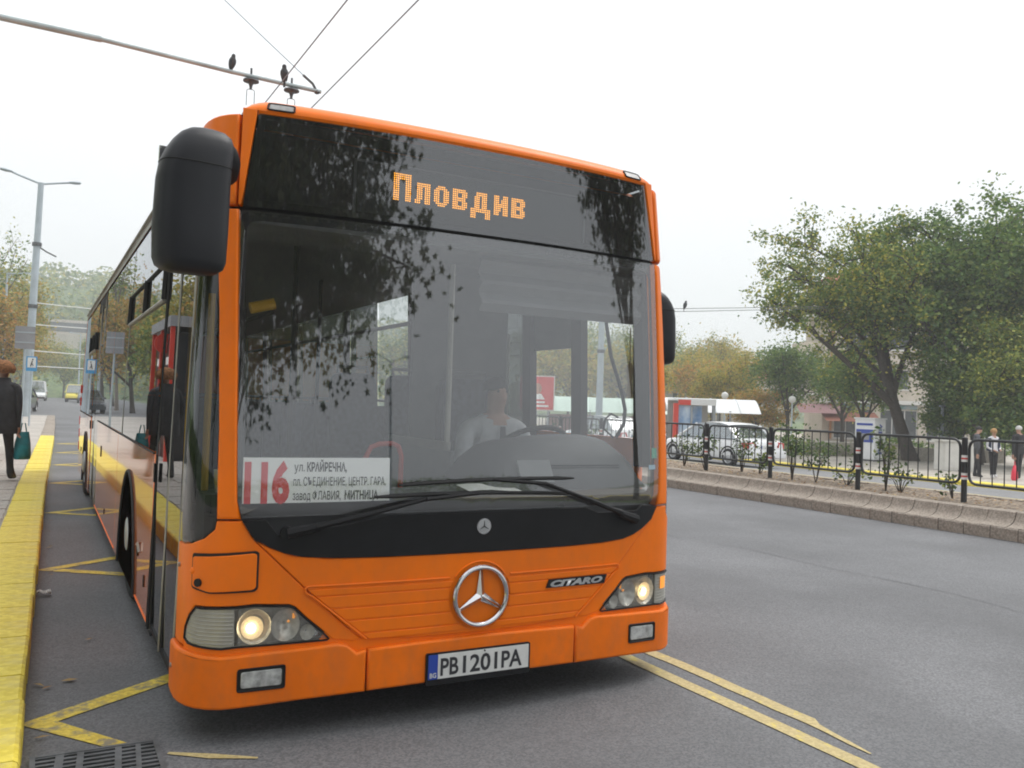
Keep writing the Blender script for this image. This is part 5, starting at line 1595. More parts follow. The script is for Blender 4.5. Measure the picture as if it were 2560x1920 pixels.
# birds
pm('feather', (0.05, 0.055, 0.06), 0.8, var=0.3, vscale=20)
def bird(loc, rz, label, k=1.0):
    mb = MB()
    mb.lathe([(.004, -.14), (.03, -.10), (.065, -.03), (.085, .05), (.080, .11), (.052, .155), (.045, .18), (.048, .205), (.034, .235), (.006, .25)], Matrix.Rotation(R(12), 4, 'X'), 14)
    mb.lathe([(.012, 0), (.001, .035)], Matrix.Translation((0, -.07, .215)) @ Matrix.Rotation(R(95), 4, 'X'), 6)
    mb.box((0, .045, -.14), (.045, .012, .15), 0, Matrix.Rotation(R(-14), 3, 'X'))
    for sx_ in (-1, 1):
        mb.lathe([(.002, -.13), (.03, -.03), (.035, .06), (.01, .13)], Matrix.Translation((sx_ * .045, .02, .03)) @ Matrix.Rotation(R(12), 4, 'X'), 8)
        mb.tube([(sx_ * .02, .0, -.06), (sx_ * .02, 0, -.12)], .005, 5)
    o = mb.build('pigeon', 'feather', None); o.location = loc; o.rotation_euler = (0, 0, rz); o.scale = (k, k, k)
    return tag(o, label, 'bird')
bird(P3(ax(.875), az(7.135)) + Vector((0, 0, .085)), .5, 'dark pigeon perched on the overhead arm', .62)
bird(Vector((.77, 7.6, 5.52 + .07)), -.4, 'dark pigeon perched on the trolley wire', .62)
bird((19.68, 22.16, 5.40), 1.2, 'small dark bird sitting on the wire beside the bus mirror', .9)

# twin lamp post at the end of the platform
def lamp(loc, h, r, arms, label, k=1.0, cat='lamp post', lean=0.0):
    t = thing('lamp_post', label, cat, loc)
    mb = MB(); mb.tube([(0, 0, 0), (lean * .5, 0, h * .5), (lean, 0, h)], [r, r * .85, r * .62], 16); mb.build('mast', 'pole_grey', t)
    for dx, dz in arms:
        mb = MB(); mb.tube([(lean, 0, h - .06), (lean + dx * .55, 0, h + dz * .55), (lean + dx * .72, 0, h + dz * .8)], .045 * k, 8)
        a_ = mb.build('lamp_arm', 'pole_grey', t)
        mb = MB(); e = Vector((lean + dx * .86, 0, h + dz * .93)); s = abs(dx) * .17
        M = Matrix.Translation(e) @ Vector((dx, 0, dz * .5)).to_track_quat('Z', 'Y').to_matrix().to_4x4() @ Matrix.Scale(.5, 4, (0, 1, 0))
        mb.lathe([(.02, -s), (.10 * k, -s * .8), (.15 * k, 0), (.12 * k, s * .8), (.02, s)], M, 12); mb.build('lamp_head', 'pole_grey', a_)
    for zf_ in (.735, .47):
        mb = MB(); mb.tube([(lean * zf_, 0, h * zf_ - .08), (lean * zf_, 0, h * zf_ + .08)], r * 1.05, 16); mb.build('clamp_band', 'iron', t)
    return t
lp = lamp((-2.44, 41.4, .13), 10.75, .19, ((-1.62, .40), (1.60, .22)), 'tall grey twin-armed lamp post at the end of the platform', lean=.20)
mb = MB(); mb.tube([(.15, 0, 7.85), (.55, 0, 7.60), (.95, 0, 7.42)], .035, 7); mb.build('stay_bracket', 'iron', lp)
for z in (5.2, 4.0, 2.95, 2.25):
    pass
for i, (z0, z1) in enumerate(((5.35, 5.05), (4.35, 4.30), (3.15, 2.80), (2.45, 2.30))):
    wire('span_wire', 'pale cross-span wire reaching from the twin lamp post over the street', sag((-2.3, 41.4, z0), (9.4, 44, z1 + .4), .1), .022, 'band_white', 'span wires over the far street')
lamp((2.2, 118, 0), 8.5, .10, ((-1.3, .1),), 'slender single-arm street lamp far down the road')
lamp((-4.2, 64, 0), 9.2, .10, ((1.9, .15),), 'slender street lamp with one arm among the autumn trees')
lamp((20.9, 29.5, -.45), 9.5, .17, ((-1.5, .35), (1.5, .35)), 'grey twin-armed street lamp seen through the bus cab windows')
lamp((6.2, -24, 0), 6.6, .10, ((-1.3, .3), (1.3, .2)), 'twin-armed street lamp mirrored low in the windscreen')
# sign board (seen from the back) and bus stop sign
pm('sign_back', (0.30, 0.31, 0.33), 0.5, metal=0.3, var=0.08)
pm('sign_blue', (0.05, 0.28, 0.55), 0.5)
t = thing('sign_board', 'grey back of a square sign board on a thin pole', 'sign', (-2.23, 20, .15))
mb = MB(); mb.prism(rnd([(-.21, 2.22), (.21, 2.22), (.21, 2.76), (-.21, 2.76)], .02, 3), lambda a, b, d: Vector((a, d, b)), -.012, .012); mb.build('board', 'sign_back', t)
mb = MB(); mb.tube([(0, .03, 0), (0, .03, 2.75)], .024, 8); mb.build('pole', 'pole_grey', t)
mb = MB(); mb.b2(-.20, .20, -.022, -.013, 2.36, 2.39); mb.b2(-.20, .20, -.022, -.013, 2.6, 2.63); mb.build('stiffener', 'pole_grey', t)
t = thing('bus_stop_sign', 'small blue bordered bus stop sign on a slim pole', 'sign', (-2.17, 30, .15))
mb = MB(); mb.b2(-.165, .165, -.012, .012, 1.87, 2.37); mb.build('plate', 'sign_blue', t)
mb = MB(); mb.b2(-.125, .125, -.018, -.013, 1.99, 2.33); mb.build('plate_field', 'band_white', t)
mb = MB(); mb.tube([(-.03, -.02, 2.03), (.0, -.02, 2.15), (.02, -.02, 2.22)], .018, 6); mb.tube([(.0, -.02, 2.15), (.05, -.02, 2.05)], .014, 6); mb.lathe([(.004, -.03), (.028, 0), (.004, .03)], Matrix.Translation((.03, -.02, 2.27)), 8); mb.build('pictogram', 'black_print', t)
mb = MB(); mb.tube([(0, .03, 0), (0, .03, 2.5)], .03, 8); mb.build('pole', 'pole_grey', t)
# globe lamps, thin pole, cabinet
pm('globe', (0.60, 0.60, 0.58), 0.3)
for loc, h, lb in (((34.9, 31.0, -.42), 2.45, 'white globe lamp on a thin post beside the round green tree'), ((31.6, 32.8, -.42), 2.55, 'white globe lamp showing above the curved canopy end')):
    t = thing('globe_lamp', lb, 'lamp')
    t.location = loc
    mb = MB(); mb.tube([(0, 0, 0), (0, 0, h)], .04, 8); mb.build('post', 'pole_grey', t)
    mb = MB(); mb.lathe([(.06, -.20), (.15, -.14), (.20, 0), (.15, .14), (.02, .20)], Matrix.Translation((0, 0, h + .17)), 16); mb.build('globe', 'globe', t, smooth=60)
t = thing('lamp_stub', 'slim grey pole with a short cross arm on the far pavement', 'pole', (31.2, 19.3, -.42))
mb = MB(); mb.tube([(0, 0, 0), (0, 0, 2.35)], .06, 10); mb.build('shaft', 'pole_grey', t)
mb = MB(); mb.b2(-.18, .12, -.04, .04, 2.32, 2.40); mb.build('cross_arm', 'pole_grey', t)
pm('cabinet', (0.62, 0.61, 0.57), 0.6, var=0.06)
t = thing('utility_cabinet', 'pale concrete utility cabinet beside the standing man', 'cabinet', (26.6, 15.6, -.40), R(-20))
mb = MB(); mb.b2(-.62, .62, -.28, .28, 0, 1.02); mb.build('housing', 'cabinet', t, bevel=.02)
mb = MB(); mb.b2(-.68, .68, -.34, .34, 1.02, 1.08); mb.build('lid', 'cabinet', t)
for sx_ in (-.31, .31):
    mb = MB(); mb.b2(sx_ - .28, sx_ + .28, -.295, -.281, .1, .95); mb.build('cabinet_door', 'cabinet', t)

# white self-service kiosk lettered Plovdiv
pm('box_white', (0.74, 0.75, 0.76), 0.4, var=0.03)
pm('box_blue', (0.03, 0.07, 0.36), 0.4)
t = thing('service_kiosk', 'white upright box with a blue panel and Plovdiv lettering on the far pavement', 'kiosk', (27.9, 20.2, -.40), R(-80))
mb = MB(); mb.b2(-.43, .43, -.43, .43, .07, 1.70); mb.build('housing', 'box_white', t, bevel=.02)
mb = MB(); mb.b2(-.41, .41, -.41, .41, 0, .07); mb.build('plinth', 'iron', t)
mb = MB(); mb.b2(-.46, .46, -.46, .46, 1.70, 1.75); mb.build('roof_lid', 'box_white', t)
mb = MB(); mb.b2(-.36, .36, -.442, -.431, .76, 1.28); mb.build('blue_panel', 'box_blue', t)
mb = MB(); mb.b2(-.12, .20, -.45, -.443, .86, 1.12); mb.build('screen', 'sign_back', t)
mb = MB(); mb.b2(-.34, .34, -.442, -.431, 1.44, 1.53); mb.build('header_strip', 'box_blue', t)
mb = MB(); mb.b2(-.34, -.22, -.47, -.435, .62, .70); mb.build('card_slot', 'iron', t)
text_mesh('Plovdiv', .42, lambda x, y, z=0: Vector((.436, .13 - y, .30 + x)), t, 'box_blue', fit=1.22, off=.014)

# ------------------------------------------------------------ vehicles
pm('car_white', (0.80, 0.81, 0.82), 0.3, coat=0.6, var=0.02)
pm('car_dark', (0.035, 0.04, 0.05), 0.3, coat=0.6)
pm('car_yellow', (0.70, 0.58, 0.05), 0.35, coat=0.5)
pm('car_silver', (0.45, 0.47, 0.49), 0.35, metal=0.4, coat=0.5)
pm('tail_red', (0.50, 0.02, 0.015), 0.25, coat=0.6)
pm('head_clear', (0.75, 0.78, 0.8), 0.15, metal=0.3, coat=0.6)
def car(name, label, loc, rz, mat, L=4.4, W=1.72, H=1.42, van=False, group=None, detail=True):
    """heading +y in its own frame; ground at z = 0"""
    t = thing(name, label, 'van' if van else 'car', loc, rz, group)
    hw = W / 2
    belt = .88 if not van else 1.05
    # lower body stations along the length: (y, half width, z bottom, z top)
    if van:
        st = [(-L / 2, .88, .42, 1.0), (-L / 2 + .08, .98, .32, belt), (-L * .25, 1, .28, belt), (0, 1, .28, belt), (L * .25, 1, .28, belt), (L / 2 - .35, .98, .30, belt - .12), (L / 2 - .1, .94, .32, .80), (L / 2, .84, .42, .65)]
    else:
        st = [(-L / 2, .80, .42, .78), (-L / 2 + .06, .90, .34, .86), (-L / 2 + .35, .97, .28, .92), (-L * .25, 1, .24, .93), (0, 1, .24, .90), (L * .22, 1, .24, .87), (L / 2 - .5, .96, .26, .78), (L / 2 - .12, .90, .32, .68), (L / 2, .78, .40, .60)]
    rings = []
    for y, k, zb_, zt in st:
        w = hw * k; h = zt - zb_
        pr = [(-w * .94, zb_), (-w, zb_ + h * .18), (-w, zb_ + h * .55), (-w * .965, zb_ + h * .86), (-w * .90, zt - .01), (-w * .5, zt + .015), (w * .5, zt + .015), (w * .90, zt - .01), (w * .965, zb_ + h * .86), (w, zb_ + h * .55), (w, zb_ + h * .18), (w * .94, zb_)]
        rings.append([Vector((a, y, b)) for a, b in pr])
    mb = MB(); mb.loft(rings); mb.build('body', mat, t, smooth=40)
    # greenhouse: dark glass volume with roof and pillars over it
    if van:
        g = [(-L / 2 + .10, belt), (-L / 2 + .18, H - .06), (-L / 2 + .5, H), (L * .18, H), (L * .30, H - .08), (L / 2 - .62, belt + .02)]
    else:
        g = [(-L / 2 + .50, .90), (-L / 2 + 1.05, H - .07), (-L / 2 + 1.45, H - .005), (-L * .02, H), (L * .08, H - .05), (L * .265, .87)]
    def gsec(y, z):
        k = 1 - .20 * max(0, (z - belt) / max(.01, (H - belt)))
        return k * hw * .945
    mb = MB()
    lf = [Vector((-gsec(y, z), y, z)) for y, z in g]; rt = [Vector((gsec(y, z), y, z)) for y, z in g]
    n = len(g)
    mb.add(lf + rt, [tuple(range(n))[::-1], tuple(range(n, 2 * n))] + [(i, i + 1, n + i + 1, n + i) for i in range(n - 1)])
    mb.build('glasshouse', 'car_glass', t, smooth=0)
    mb = MB(); ro = g[1:-1] if van else g[1:-1]
    mb.grid(lambda i, u: Vector(((u) * gsec(*ro[int(i)]) * 1.01, ro[int(i)][0], ro[int(i)][1] + .018 + .02 * (1 - u * u))), range(len(ro)), lin(-1, 1, 7)); 
    mb.build('roof', mat, t, smooth=60)
    pil = [(0, 1), (n - 2, n - 1)]
    for sx_ in (-1, 1):
        for a, b in pil:
            mb = MB(); P = [Vector((sx_ * (gsec(*g[a]) + .004), *g[a])), Vector((sx_ * (gsec(*g[b]) + .004), *g[b]))]
            mb.tube(P, .045, 6); mb.build('roof_pillar', mat, t)
        for fy in ((-.02,) if not van else (.05, -.22)):
            y = fy * L; mb = MB(); mb.tube([(sx_ * (gsec(0, belt) + .003), y, belt), (sx_ * (gsec(0, H) + .003), y + .03, H - .01)], .030, 6); mb.build('door_pillar', mat if van else 'black_gloss', t)
        if not van:
            mb = MB(); mb.tube([(sx_ * (gsec(0, .89) + .008), g[0][0] + .1, .90), (sx_ * (gsec(0, .88) + .008), g[-1][0] - .1, .885)], .012, 5); mb.build('window_trim', 'black_plastic', t)
    for y in (-L * .31, L * .31):
        for sx_ in (-1, 1):
            w = bpy.data.objects.new('wheel', None); COL.objects.link(w); w.parent = t; w.location = (sx_ * (hw - .10), y, .30); w.empty_display_size = .1
            M = Matrix.Rotation(R(90) * sx_, 4, 'Y')
            m = MB(); m.lathe([(.20, -.09), (.28, -.10), (.30, -.07), (.30, .07), (.28, .10), (.20, .095)], M, 22, cap=False); m.build('tyre', 'rubber', w)
            m = MB(); m.lathe([(.205, .09), (.19, .07), (.09, .085), (.05, .10), (.001, .10)], M, 20, cap=False); m.build('rim', 'silver_paint', w)
            m = MB(); m.tube([(sx_ * (hw * 1.003), y + .355 * math.cos(a), .30 + .355 * math.sin(a)) for a in lin(-.1, math.pi + .1, 14)], .022, 6); m.build('wheel_arch', 'black_matt', t)
    for sx_ in (-1, 1):
        if van:
            m = MB(); m.b2(min(sx_ * hw * .78, sx_ * hw * .985), max(sx_ * hw * .78, sx_ * hw * .985), -L / 2 - .005, -L / 2 + .14, .62, 1.0)
        else:
            m = MB(); m.prism([(hw * .52, .66), (hw * .93, .63), (hw * .955, .80), (hw * .60, .84)], lambda a, b, d: Vector((sx_ * a, -L / 2 + .045 + d + .10 * (a / hw) ** 6, b)), -.06, .16)
        m.build('tail_light', 'tail_red', t)
        m = MB(); m.prism([(hw * .50, .52), (hw * .88, .53), (hw * .86, .66), (hw * .55, .64)], lambda a, b, d: Vector((sx_ * a, L / 2 - .03 + d - .16 * (a / hw) ** 4, b)), -.04, .03)
        m.build('headlight', 'head_clear', t)
        m = MB(); m.box((sx_ * (hw + .09), L * .19, belt + .08), (.16, .08, .11)); m.build('wing_mirror', mat, t, bevel=.02)
    m = MB(); m.b2(-hw * .96, hw * .96, -L / 2 - .06, -L / 2 + .10, .32, .56); m.build('rear_bumper', mat, t, bevel=.03)
    m = MB(); m.b2(-.26, .26, -L / 2 - .012, -L / 2 + .01, .62, .73); pl_ = m.build('number_plate', 'plate_white', t)
    m = MB(); m.b2(-.26, -.215, -L / 2 - .014, -L / 2 - .0125, .625, .725); m.build('plate_band', 'plate_blue', pl_)
    m = MB(); m.b2(-hw * .90, hw * .90, L / 2 - .12, L / 2 + .03, .26, .46); m.build('front_bumper', 'black_plastic' if van else mat, t, bevel=.03)
    return t
car('parked_car', 'white saloon car seen from behind beyond the railing', (18.75, 19.05, gz(18.75) + .004), R(0), 'car_white', 4.5, 1.74, 1.40)
car('parked_car', 'second white car parked ahead of the white saloon, seen through the bus cab', (19.2, 26.6, gz(19.2) + .004), R(2), 'car_white', 4.3, 1.7, 1.44)
car('parked_car', 'dark car parked just past the twin lamp post', (-3.1, 56.0, 0), R(172), 'car_dark', 4.3, 1.7, 1.45)
car('delivery_van', 'white van driving towards the bus from the far trees', (-2.3, 112, 0), R(178), 'car_white', 5.4, 1.95, 2.3, True)
car('delivery_van', 'yellow minibus taxi far down the road', (1.55, 108, 0), R(176), 'car_yellow', 4.9, 1.85, 2.0, True)
car('parked_car', 'dark hatchback in front of the yellow minibus', (2.4, 100, 0), R(178), 'car_dark', 4.2, 1.7, 1.45)
car('delivery_van', 'dark grey van parked by the shrubs, mirrored in the bus windows', (-6.6, 40, .0 + .14), R(180), 'car_dark', 4.9, 1.9, 2.0, True)

# ------------------------------------------------------------ people
def human(name, label, loc, rz, J, mats, bones, hair=None, extra=None, eyes=True, k=1.0):
    """one skin surface grown over a joint graph. J: joint -> (x, y, z, radius); bones: (a, b, material index)"""
    t = thing(name, label, 'person', loc, rz)
    names = list(J)
    me = bpy.data.meshes.new('skel')
    me.from_pydata([J[n][:3] for n in names], [(names.index(a), names.index(b)) for a, b, _ in bones], [])
    o = bpy.data.objects.new('skel', me); COL.objects.link(o)
    md = o.modifiers.new('skin', 'SKIN'); md.use_smooth_shade = True
    o.modifiers.new('sub', 'SUBSURF').levels = 2
    sv = me.skin_vertices[0].data
    for i, n in enumerate(names):
        r_ = J[n][3]
        sv[i].radius = r_ if isinstance(r_, tuple) else (r_, r_)
        sv[i].use_root = (n == 'pelvis')
    bpy.context.view_layer.update()
    dg_ = bpy.context.evaluated_depsgraph_get()
    m2 = bpy.data.meshes.new_from_object(o.evaluated_get(dg_))
    bpy.data.objects.remove(o)
    seg = [(Vector(J[a][:3]), Vector(J[b][:3]), mi) for a, b, mi in bones]
    m2.materials.clear()
    for m in mats: m2.materials.append(MATS[m])
    for p in m2.polygons:
        c_ = p.center; best = 1e9; bi = 0
        for a, b, mi in seg:
            ab = b - a; u = max(0, min(1, (c_ - a).dot(ab) / max(1e-9, ab.length_squared)))
            d = (a + ab * u - c_).length
            if d < best: best, bi = d, mi
        p.material_index = bi
        p.use_smooth = True
    m2.name = 'body'
    link('body', m2, t)
    h = Vector(J['head'][:3])
    if hair:
        mname, rx, ry, rz_, oy, oz, cut = hair
        mb = MB()
        rr = random.Random(4)
        def hs_(u, v):
            a = u * 2 * math.pi; b = -cut + (math.pi / 2 + cut) * v
            q = 1 + .05 * math.sin(a * 7 + v * 9) + rr.uniform(-.02, .02)
            return h + Vector((rx * math.cos(a) * math.cos(b) * q, oy + ry * math.sin(a) * math.cos(b) * q, oz + rz_ * math.sin(b) * q))
        mb.grid(hs_, lin(0, 1, 21), lin(0, 1, 8)); mb.build('hair', mname, t, smooth=70)
    if eyes:
        for sx_ in (-1, 1):
            mb = MB(); mb.lathe([(.002, -.010), (.010, 0), (.002, .010)], Matrix.Translation(h + Vector((sx_ * .032, -.083, .012))), 8); mb.build('eye', 'black_print', t)
    return t
def hand(J, B, w, d, side, mi, tag_):
    """palm, four unequal fingers and a thumb leaving the side of the palm"""
    w = Vector(w); d = Vector(d).normalized(); s = Vector(side).normalized(); n = d.cross(s)
    J[tag_ + 'palm'] = (*(w + d * .055), .030)
    for k, (o, l) in enumerate(((-.030, .065), (-.010, .078), (.012, .072), (.031, .056))):
        b = w + d * .095 + s * o
        J[f'{tag_}f{k}a'] = (*b, .011); J[f'{tag_}f{k}b'] = (*(b + d * l * .55 - n * .010), .009); J[f'{tag_}f{k}c'] = (*(b + d * l * .85 - n * .035), .007)
        B += [(tag_ + 'palm', f'{tag_}f{k}a', mi), (f'{tag_}f{k}a', f'{tag_}f{k}b', mi), (f'{tag_}f{k}b', f'{tag_}f{k}c', mi)]
    J[tag_ + 'ta'] = (*(w + d * .045 - s * .038), .011); J[tag_ + 'tb'] = (*(w + d * .085 - s * .055 - n * .012), .008)
    B += [(tag_ + 'palm', tag_ + 'ta', mi), (tag_ + 'ta', tag_ + 'tb', mi)]
def standing(h=1.7, wide=1.0, stride=.0, armL=(-.24, .02, .80), armR=(.24, .02, .80), elL=(-.25, .04, 1.10), elR=(.25, .04, 1.10), coat=0, skirt=0.0, headtilt=(0, -.02)):
    k = h / 1.70
    J = {'pelvis': (0, 0, .94, (.145 * wide, .105)), 'belly': (0, .0, 1.08, (.140 * wide, .10)), 'chest': (0, .0, 1.26, (.165 * wide, .105)), 'collar': (0, .005, 1.40, (.11, .075)), 'neck': (0, .0, 1.47, .052), 'jaw': (headtilt[0] * .5, headtilt[1] - .005, 1.535, (.062, .070)), 'head': (headtilt[0], headtilt[1], 1.605, (.073, .088)), 'crown': (headtilt[0], headtilt[1] + .012, 1.672, (.052, .062)), 'nose': (headtilt[0], headtilt[1] - .088, 1.585, .012)}
    B = [('pelvis', 'belly', 0), ('belly', 'chest', 0), ('chest', 'collar', 0), ('collar', 'neck', 2), ('neck', 'jaw', 2), ('jaw', 'head', 2), ('head', 'crown', 2), ('head', 'nose', 2)]
    for sg, tg, el, wr in ((-1, 'L', elL, armL), (1, 'R', elR, armR)):
        J['sh' + tg] = (sg * .175 * wide, .005, 1.375, .068); J['el' + tg] = (*el, .048); J['wr' + tg] = (*wr, .032)
        B += [('collar', 'sh' + tg, 0), ('sh' + tg, 'el' + tg, 0), ('el' + tg, 'wr' + tg, 0), ('wr' + tg, 'h' + tg + 'palm', 2)]
        hand(J, B, wr, Vector(wr) - Vector(el), (0, 1, 0), 2, 'h' + tg)
        st = stride * sg
        J['hip' + tg] = (sg * .085, 0, .86, .092); J['kn' + tg] = (sg * .095, st * .45 - .015, .50, .062); J['an' + tg] = (sg * .10, st, .10, .045); J['to' + tg] = (sg * .115, st - .13, .045, (.042, .035)); J['he' + tg] = (sg * .10, st + .04, .045, .036)
        B += [('pelvis', 'hip' + tg, 1), ('hip' + tg, 'kn' + tg, 1), ('kn' + tg, 'an' + tg, 1), ('an' + tg, 'to' + tg, 3), ('an' + tg, 'he' + tg, 3)]
    J = {n: (v[0] * k, v[1] * k, v[2] * k, (tuple(q * k for q in v[3]) if isinstance(v[3], tuple) else v[3] * k)) for n, v in J.items()}
    return J, B
pm('skin', (0.42, 0.24, 0.17), 0.55, var=0.06, vscale=20)
pm('cloth_black', (0.022, 0.022, 0.025), 0.85, var=0.3, vscale=12, bump=0.2, bscale=30)
pm('cloth_grey', (0.07, 0.075, 0.085), 0.85, var=0.2, vscale=10)
pm('cloth_navy', (0.02, 0.03, 0.07), 0.8)
pm('cloth_white', (0.72, 0.72, 0.76), 0.8, var=0.05)
pm('shirt_white', (0.48, 0.50, 0.53), 0.8, var=0.10, vscale=14, bump=0.3, bscale=22)
pm('shoe_dark', (0.02, 0.018, 0.016), 0.5)
pm('shoe_white', (0.70, 0.70, 0.70), 0.6)
pm('hair_brown', (0.21, 0.088, 0.03), 0.9, var=0.5, vscale=40, bump=1.0, bscale=60)
pm('hair_blond', (0.42, 0.24, 0.10), 0.8, var=0.3, vscale=30)
pm('hair_dark', (0.015, 0.012, 0.010), 0.7)
pm('hair_grey', (0.55, 0.54, 0.52), 0.8)
pm('bag_teal', (0.01, 0.19, 0.22), 0.5, var=0.3, vscale=8)
pm('bag_red', (0.75, 0.03, 0.07), 0.5)
pm('tie', (0.03, 0.03, 0.05), 0.7)
# woman on the platform, back to us, carrying a teal bag
J, B = standing(1.60, 1.18, .14, armR=(.26, -.10, .86), elR=(.30, .03, 1.10))
J['pelvis'] = (*J['pelvis'][:3], (.19, .15)); J['belly'] = (*J['belly'][:3], (.19, .15)); J['chest'] = (*J['chest'][:3], (.19, .14))
wm = human('person', 'person in a dark coat with fluffy brown hair, back turned, on the platform', (-2.30, 10.05, .15), R(160), J, ['cloth_black', 'cloth_black', 'skin', 'shoe_dark'], B, ('hair_brown', .150, .15, .12, .02, .03, .5), eyes=False)
mb = MB()
jk = []
for z, a, b in ((.66, .235, .19), (.72, .24, .20), (.9, .225, .18), (1.1, .215, .17), (1.25, .205, .155), (1.33, .16, .12), (1.37, .105, .10), (1.42, .095, .095)):
    jk.append([Vector((a * math.cos(q) * (1 + .03 * math.sin(q * 5)), b * math.sin(q) * (1 + .03 * math.cos(q * 4)), z)) for q in [2 * math.pi * i / 18 for i in range(18)]])
mb.loft(jk, cap=False); mb.build('coat', 'cloth_black', wm, smooth=60)
def carry_bag(name, label, loc, w, h, mat, rz=0.0):
    o = thing(name, label, 'bag', loc, rz)
    mb = MB(); rings = []
    for t_, k, d in ((0, .9, .06), (.15, 1, .10), (.6, .9, .08), (.9, .72, .03), (1, .66, .01)):
        rings.append([Vector((w / 2 * k * math.cos(q) * (1 + .06 * math.sin(3 * q)), d * math.sin(q), h * t_)) for q in [2 * math.pi * i / 14 for i in range(14)]])
    mb.loft(rings); mb.build('sack', mat, o, smooth=60)
    mb = MB(); mb.tube([(-w * .18, 0, h), (-.02, 0, h + .12), (.02, 0, h + .12), (w * .18, 0, h)], .008, 6); mb.build('handles', mat, o)
    return o
carry_bag('carrier_bag', 'teal carrier bag held by the person in the dark coat', (-2.03, 10.12, .45), .22, .38, 'bag_teal', R(20))
gp = -.40
J, B = standing(1.60, 1.0, .05, headtilt=(.05, -.06))
human('person', 'man in a grey jacket looking down, beside the cabinet', (24.0, 13.1, gp), R(40), J, ['cloth_grey', 'cloth_black', 'skin', 'shoe_dark'], B, ('hair_dark', .085, .10, .085, .012, .025, .25))
J, B = standing(1.54, .95, .06, elL=(-.24, .02, 1.08), armL=(-.12, -.16, .98), elR=(.24, .02, 1.08), armR=(.14, -.16, 1.0))
wb_ = human('person', 'blonde person in a white top, dark trousers and white shoes', (24.45, 12.85, gp), R(-20), J, ['cloth_white', 'cloth_black', 'skin', 'shoe_white'], B, ('hair_blond', .092, .105, .095, .015, .02, .45))
mb = MB()
for sx_ in (-1, 1):
    rings = [[Vector((sx_ * (.155 + .045 * math.cos(q)), .01 + .10 * math.sin(q), z)) for q in [2 * math.pi * i / 10 for i in range(10)]] for z in (.86, 1.0, 1.2, 1.26)]
    mb.loft(rings)
mb.build('open_jacket', 'cloth_navy', wb_, smooth=60)
J, B = standing(1.66, 1.12, .08, armL=(-.24, .0, .80))
human('person', 'white-haired person in dark clothes standing with back turned', (24.95, 12.35, gp), R(165), J, ['cloth_black', 'cloth_black', 'skin', 'shoe_dark'], B, ('hair_grey', .088, .10, .09, .01, .02, .35), eyes=False)
carry_bag('carrier_bag', 'bright red bag standing beside the white-haired person', (24.42, 12.15, gp), .20, .46, 'bag_red')
# the driver
J = {'pelvis': (0, 0, .80, (.16, .12)), 'belly': (0, -.01, .95, (.155, .12)), 'chest': (0, -.01, 1.13, (.175, .12)), 'collar': (0, -.01, 1.27, (.11, .08)), 'neck': (0, -.02, 1.345, .054), 'jaw': (0, -.035, 1.405, (.062, .07)), 'head': (0, -.035, 1.475, (.075, .09)), 'crown': (0, -.025, 1.55, (.055, .065)), 'nose': (0, -.128, 1.455, .013), 'shL': (-.19, 0, 1.245, .072), 'shR': (.19, 0, 1.245, .072), 'elL': (-.27, -.10, .98, .05), 'elR': (.26, -.10, .98, .05), 'wrL': (-.10, -.36, 1.10, .032), 'wrR': (.28, -.38, 1.10, .032),
     'hipL': (-.10, -.02, .79, .10), 'hipR': (.10, -.02, .79, .10), 'knL': (-.15, -.42, .80, .07), 'knR': (.15, -.42, .80, .07), 'anL': (-.15, -.46, .40, .045), 'anR': (.15, -.46, .40, .045), 'toL': (-.15, -.60, .35, .04), 'toR': (.15, -.60, .35, .04)}
B = [('pelvis', 'belly', 0), ('belly', 'chest', 0), ('chest', 'collar', 0), ('collar', 'neck', 2), ('neck', 'jaw', 2), ('jaw', 'head', 2), ('head', 'crown', 2), ('head', 'nose', 2), ('collar', 'shL', 0), ('collar', 'shR', 0), ('shL', 'elL', 0), ('shR', 'elR', 0), ('elL', 'wrL', 0), ('elR', 'wrR', 0), ('pelvis', 'hipL', 1), ('pelvis', 'hipR', 1), ('hipL', 'knL', 1), ('hipR', 'knR', 1), ('knL', 'anL', 1), ('knR', 'anR', 1), ('anL', 'toL', 3), ('anR', 'toR', 3), ('wrL', 'hLpalm', 2), ('wrR', 'hRpalm', 2)]
hand(J, B, J['wrL'][:3], (.25, -.6, .35), (1, .2, 0), 2, 'hL'); hand(J, B, J['wrR'][:3], (-.05, -.7, .35), (1, 0, 0), 2, 'hR')
dv = human('person', 'driver in a white shirt and dark tie sitting at the bus wheel', (.72, 1.30, .03), 0, J, ['shirt_white', 'cloth_navy', 'skin', 'shoe_dark'], B, ('hair_dark', .080, .096, .086, .020, .018, .05))
mb = MB(); mb.add([(-.018, -.135, 1.265), (.018, -.135, 1.265), (.03, -.142, 1.10), (0, -.140, .94), (-.03, -.142, 1.10)], [(0, 1, 2, 3, 4)]); mb.build('tie', 'tie', dv)

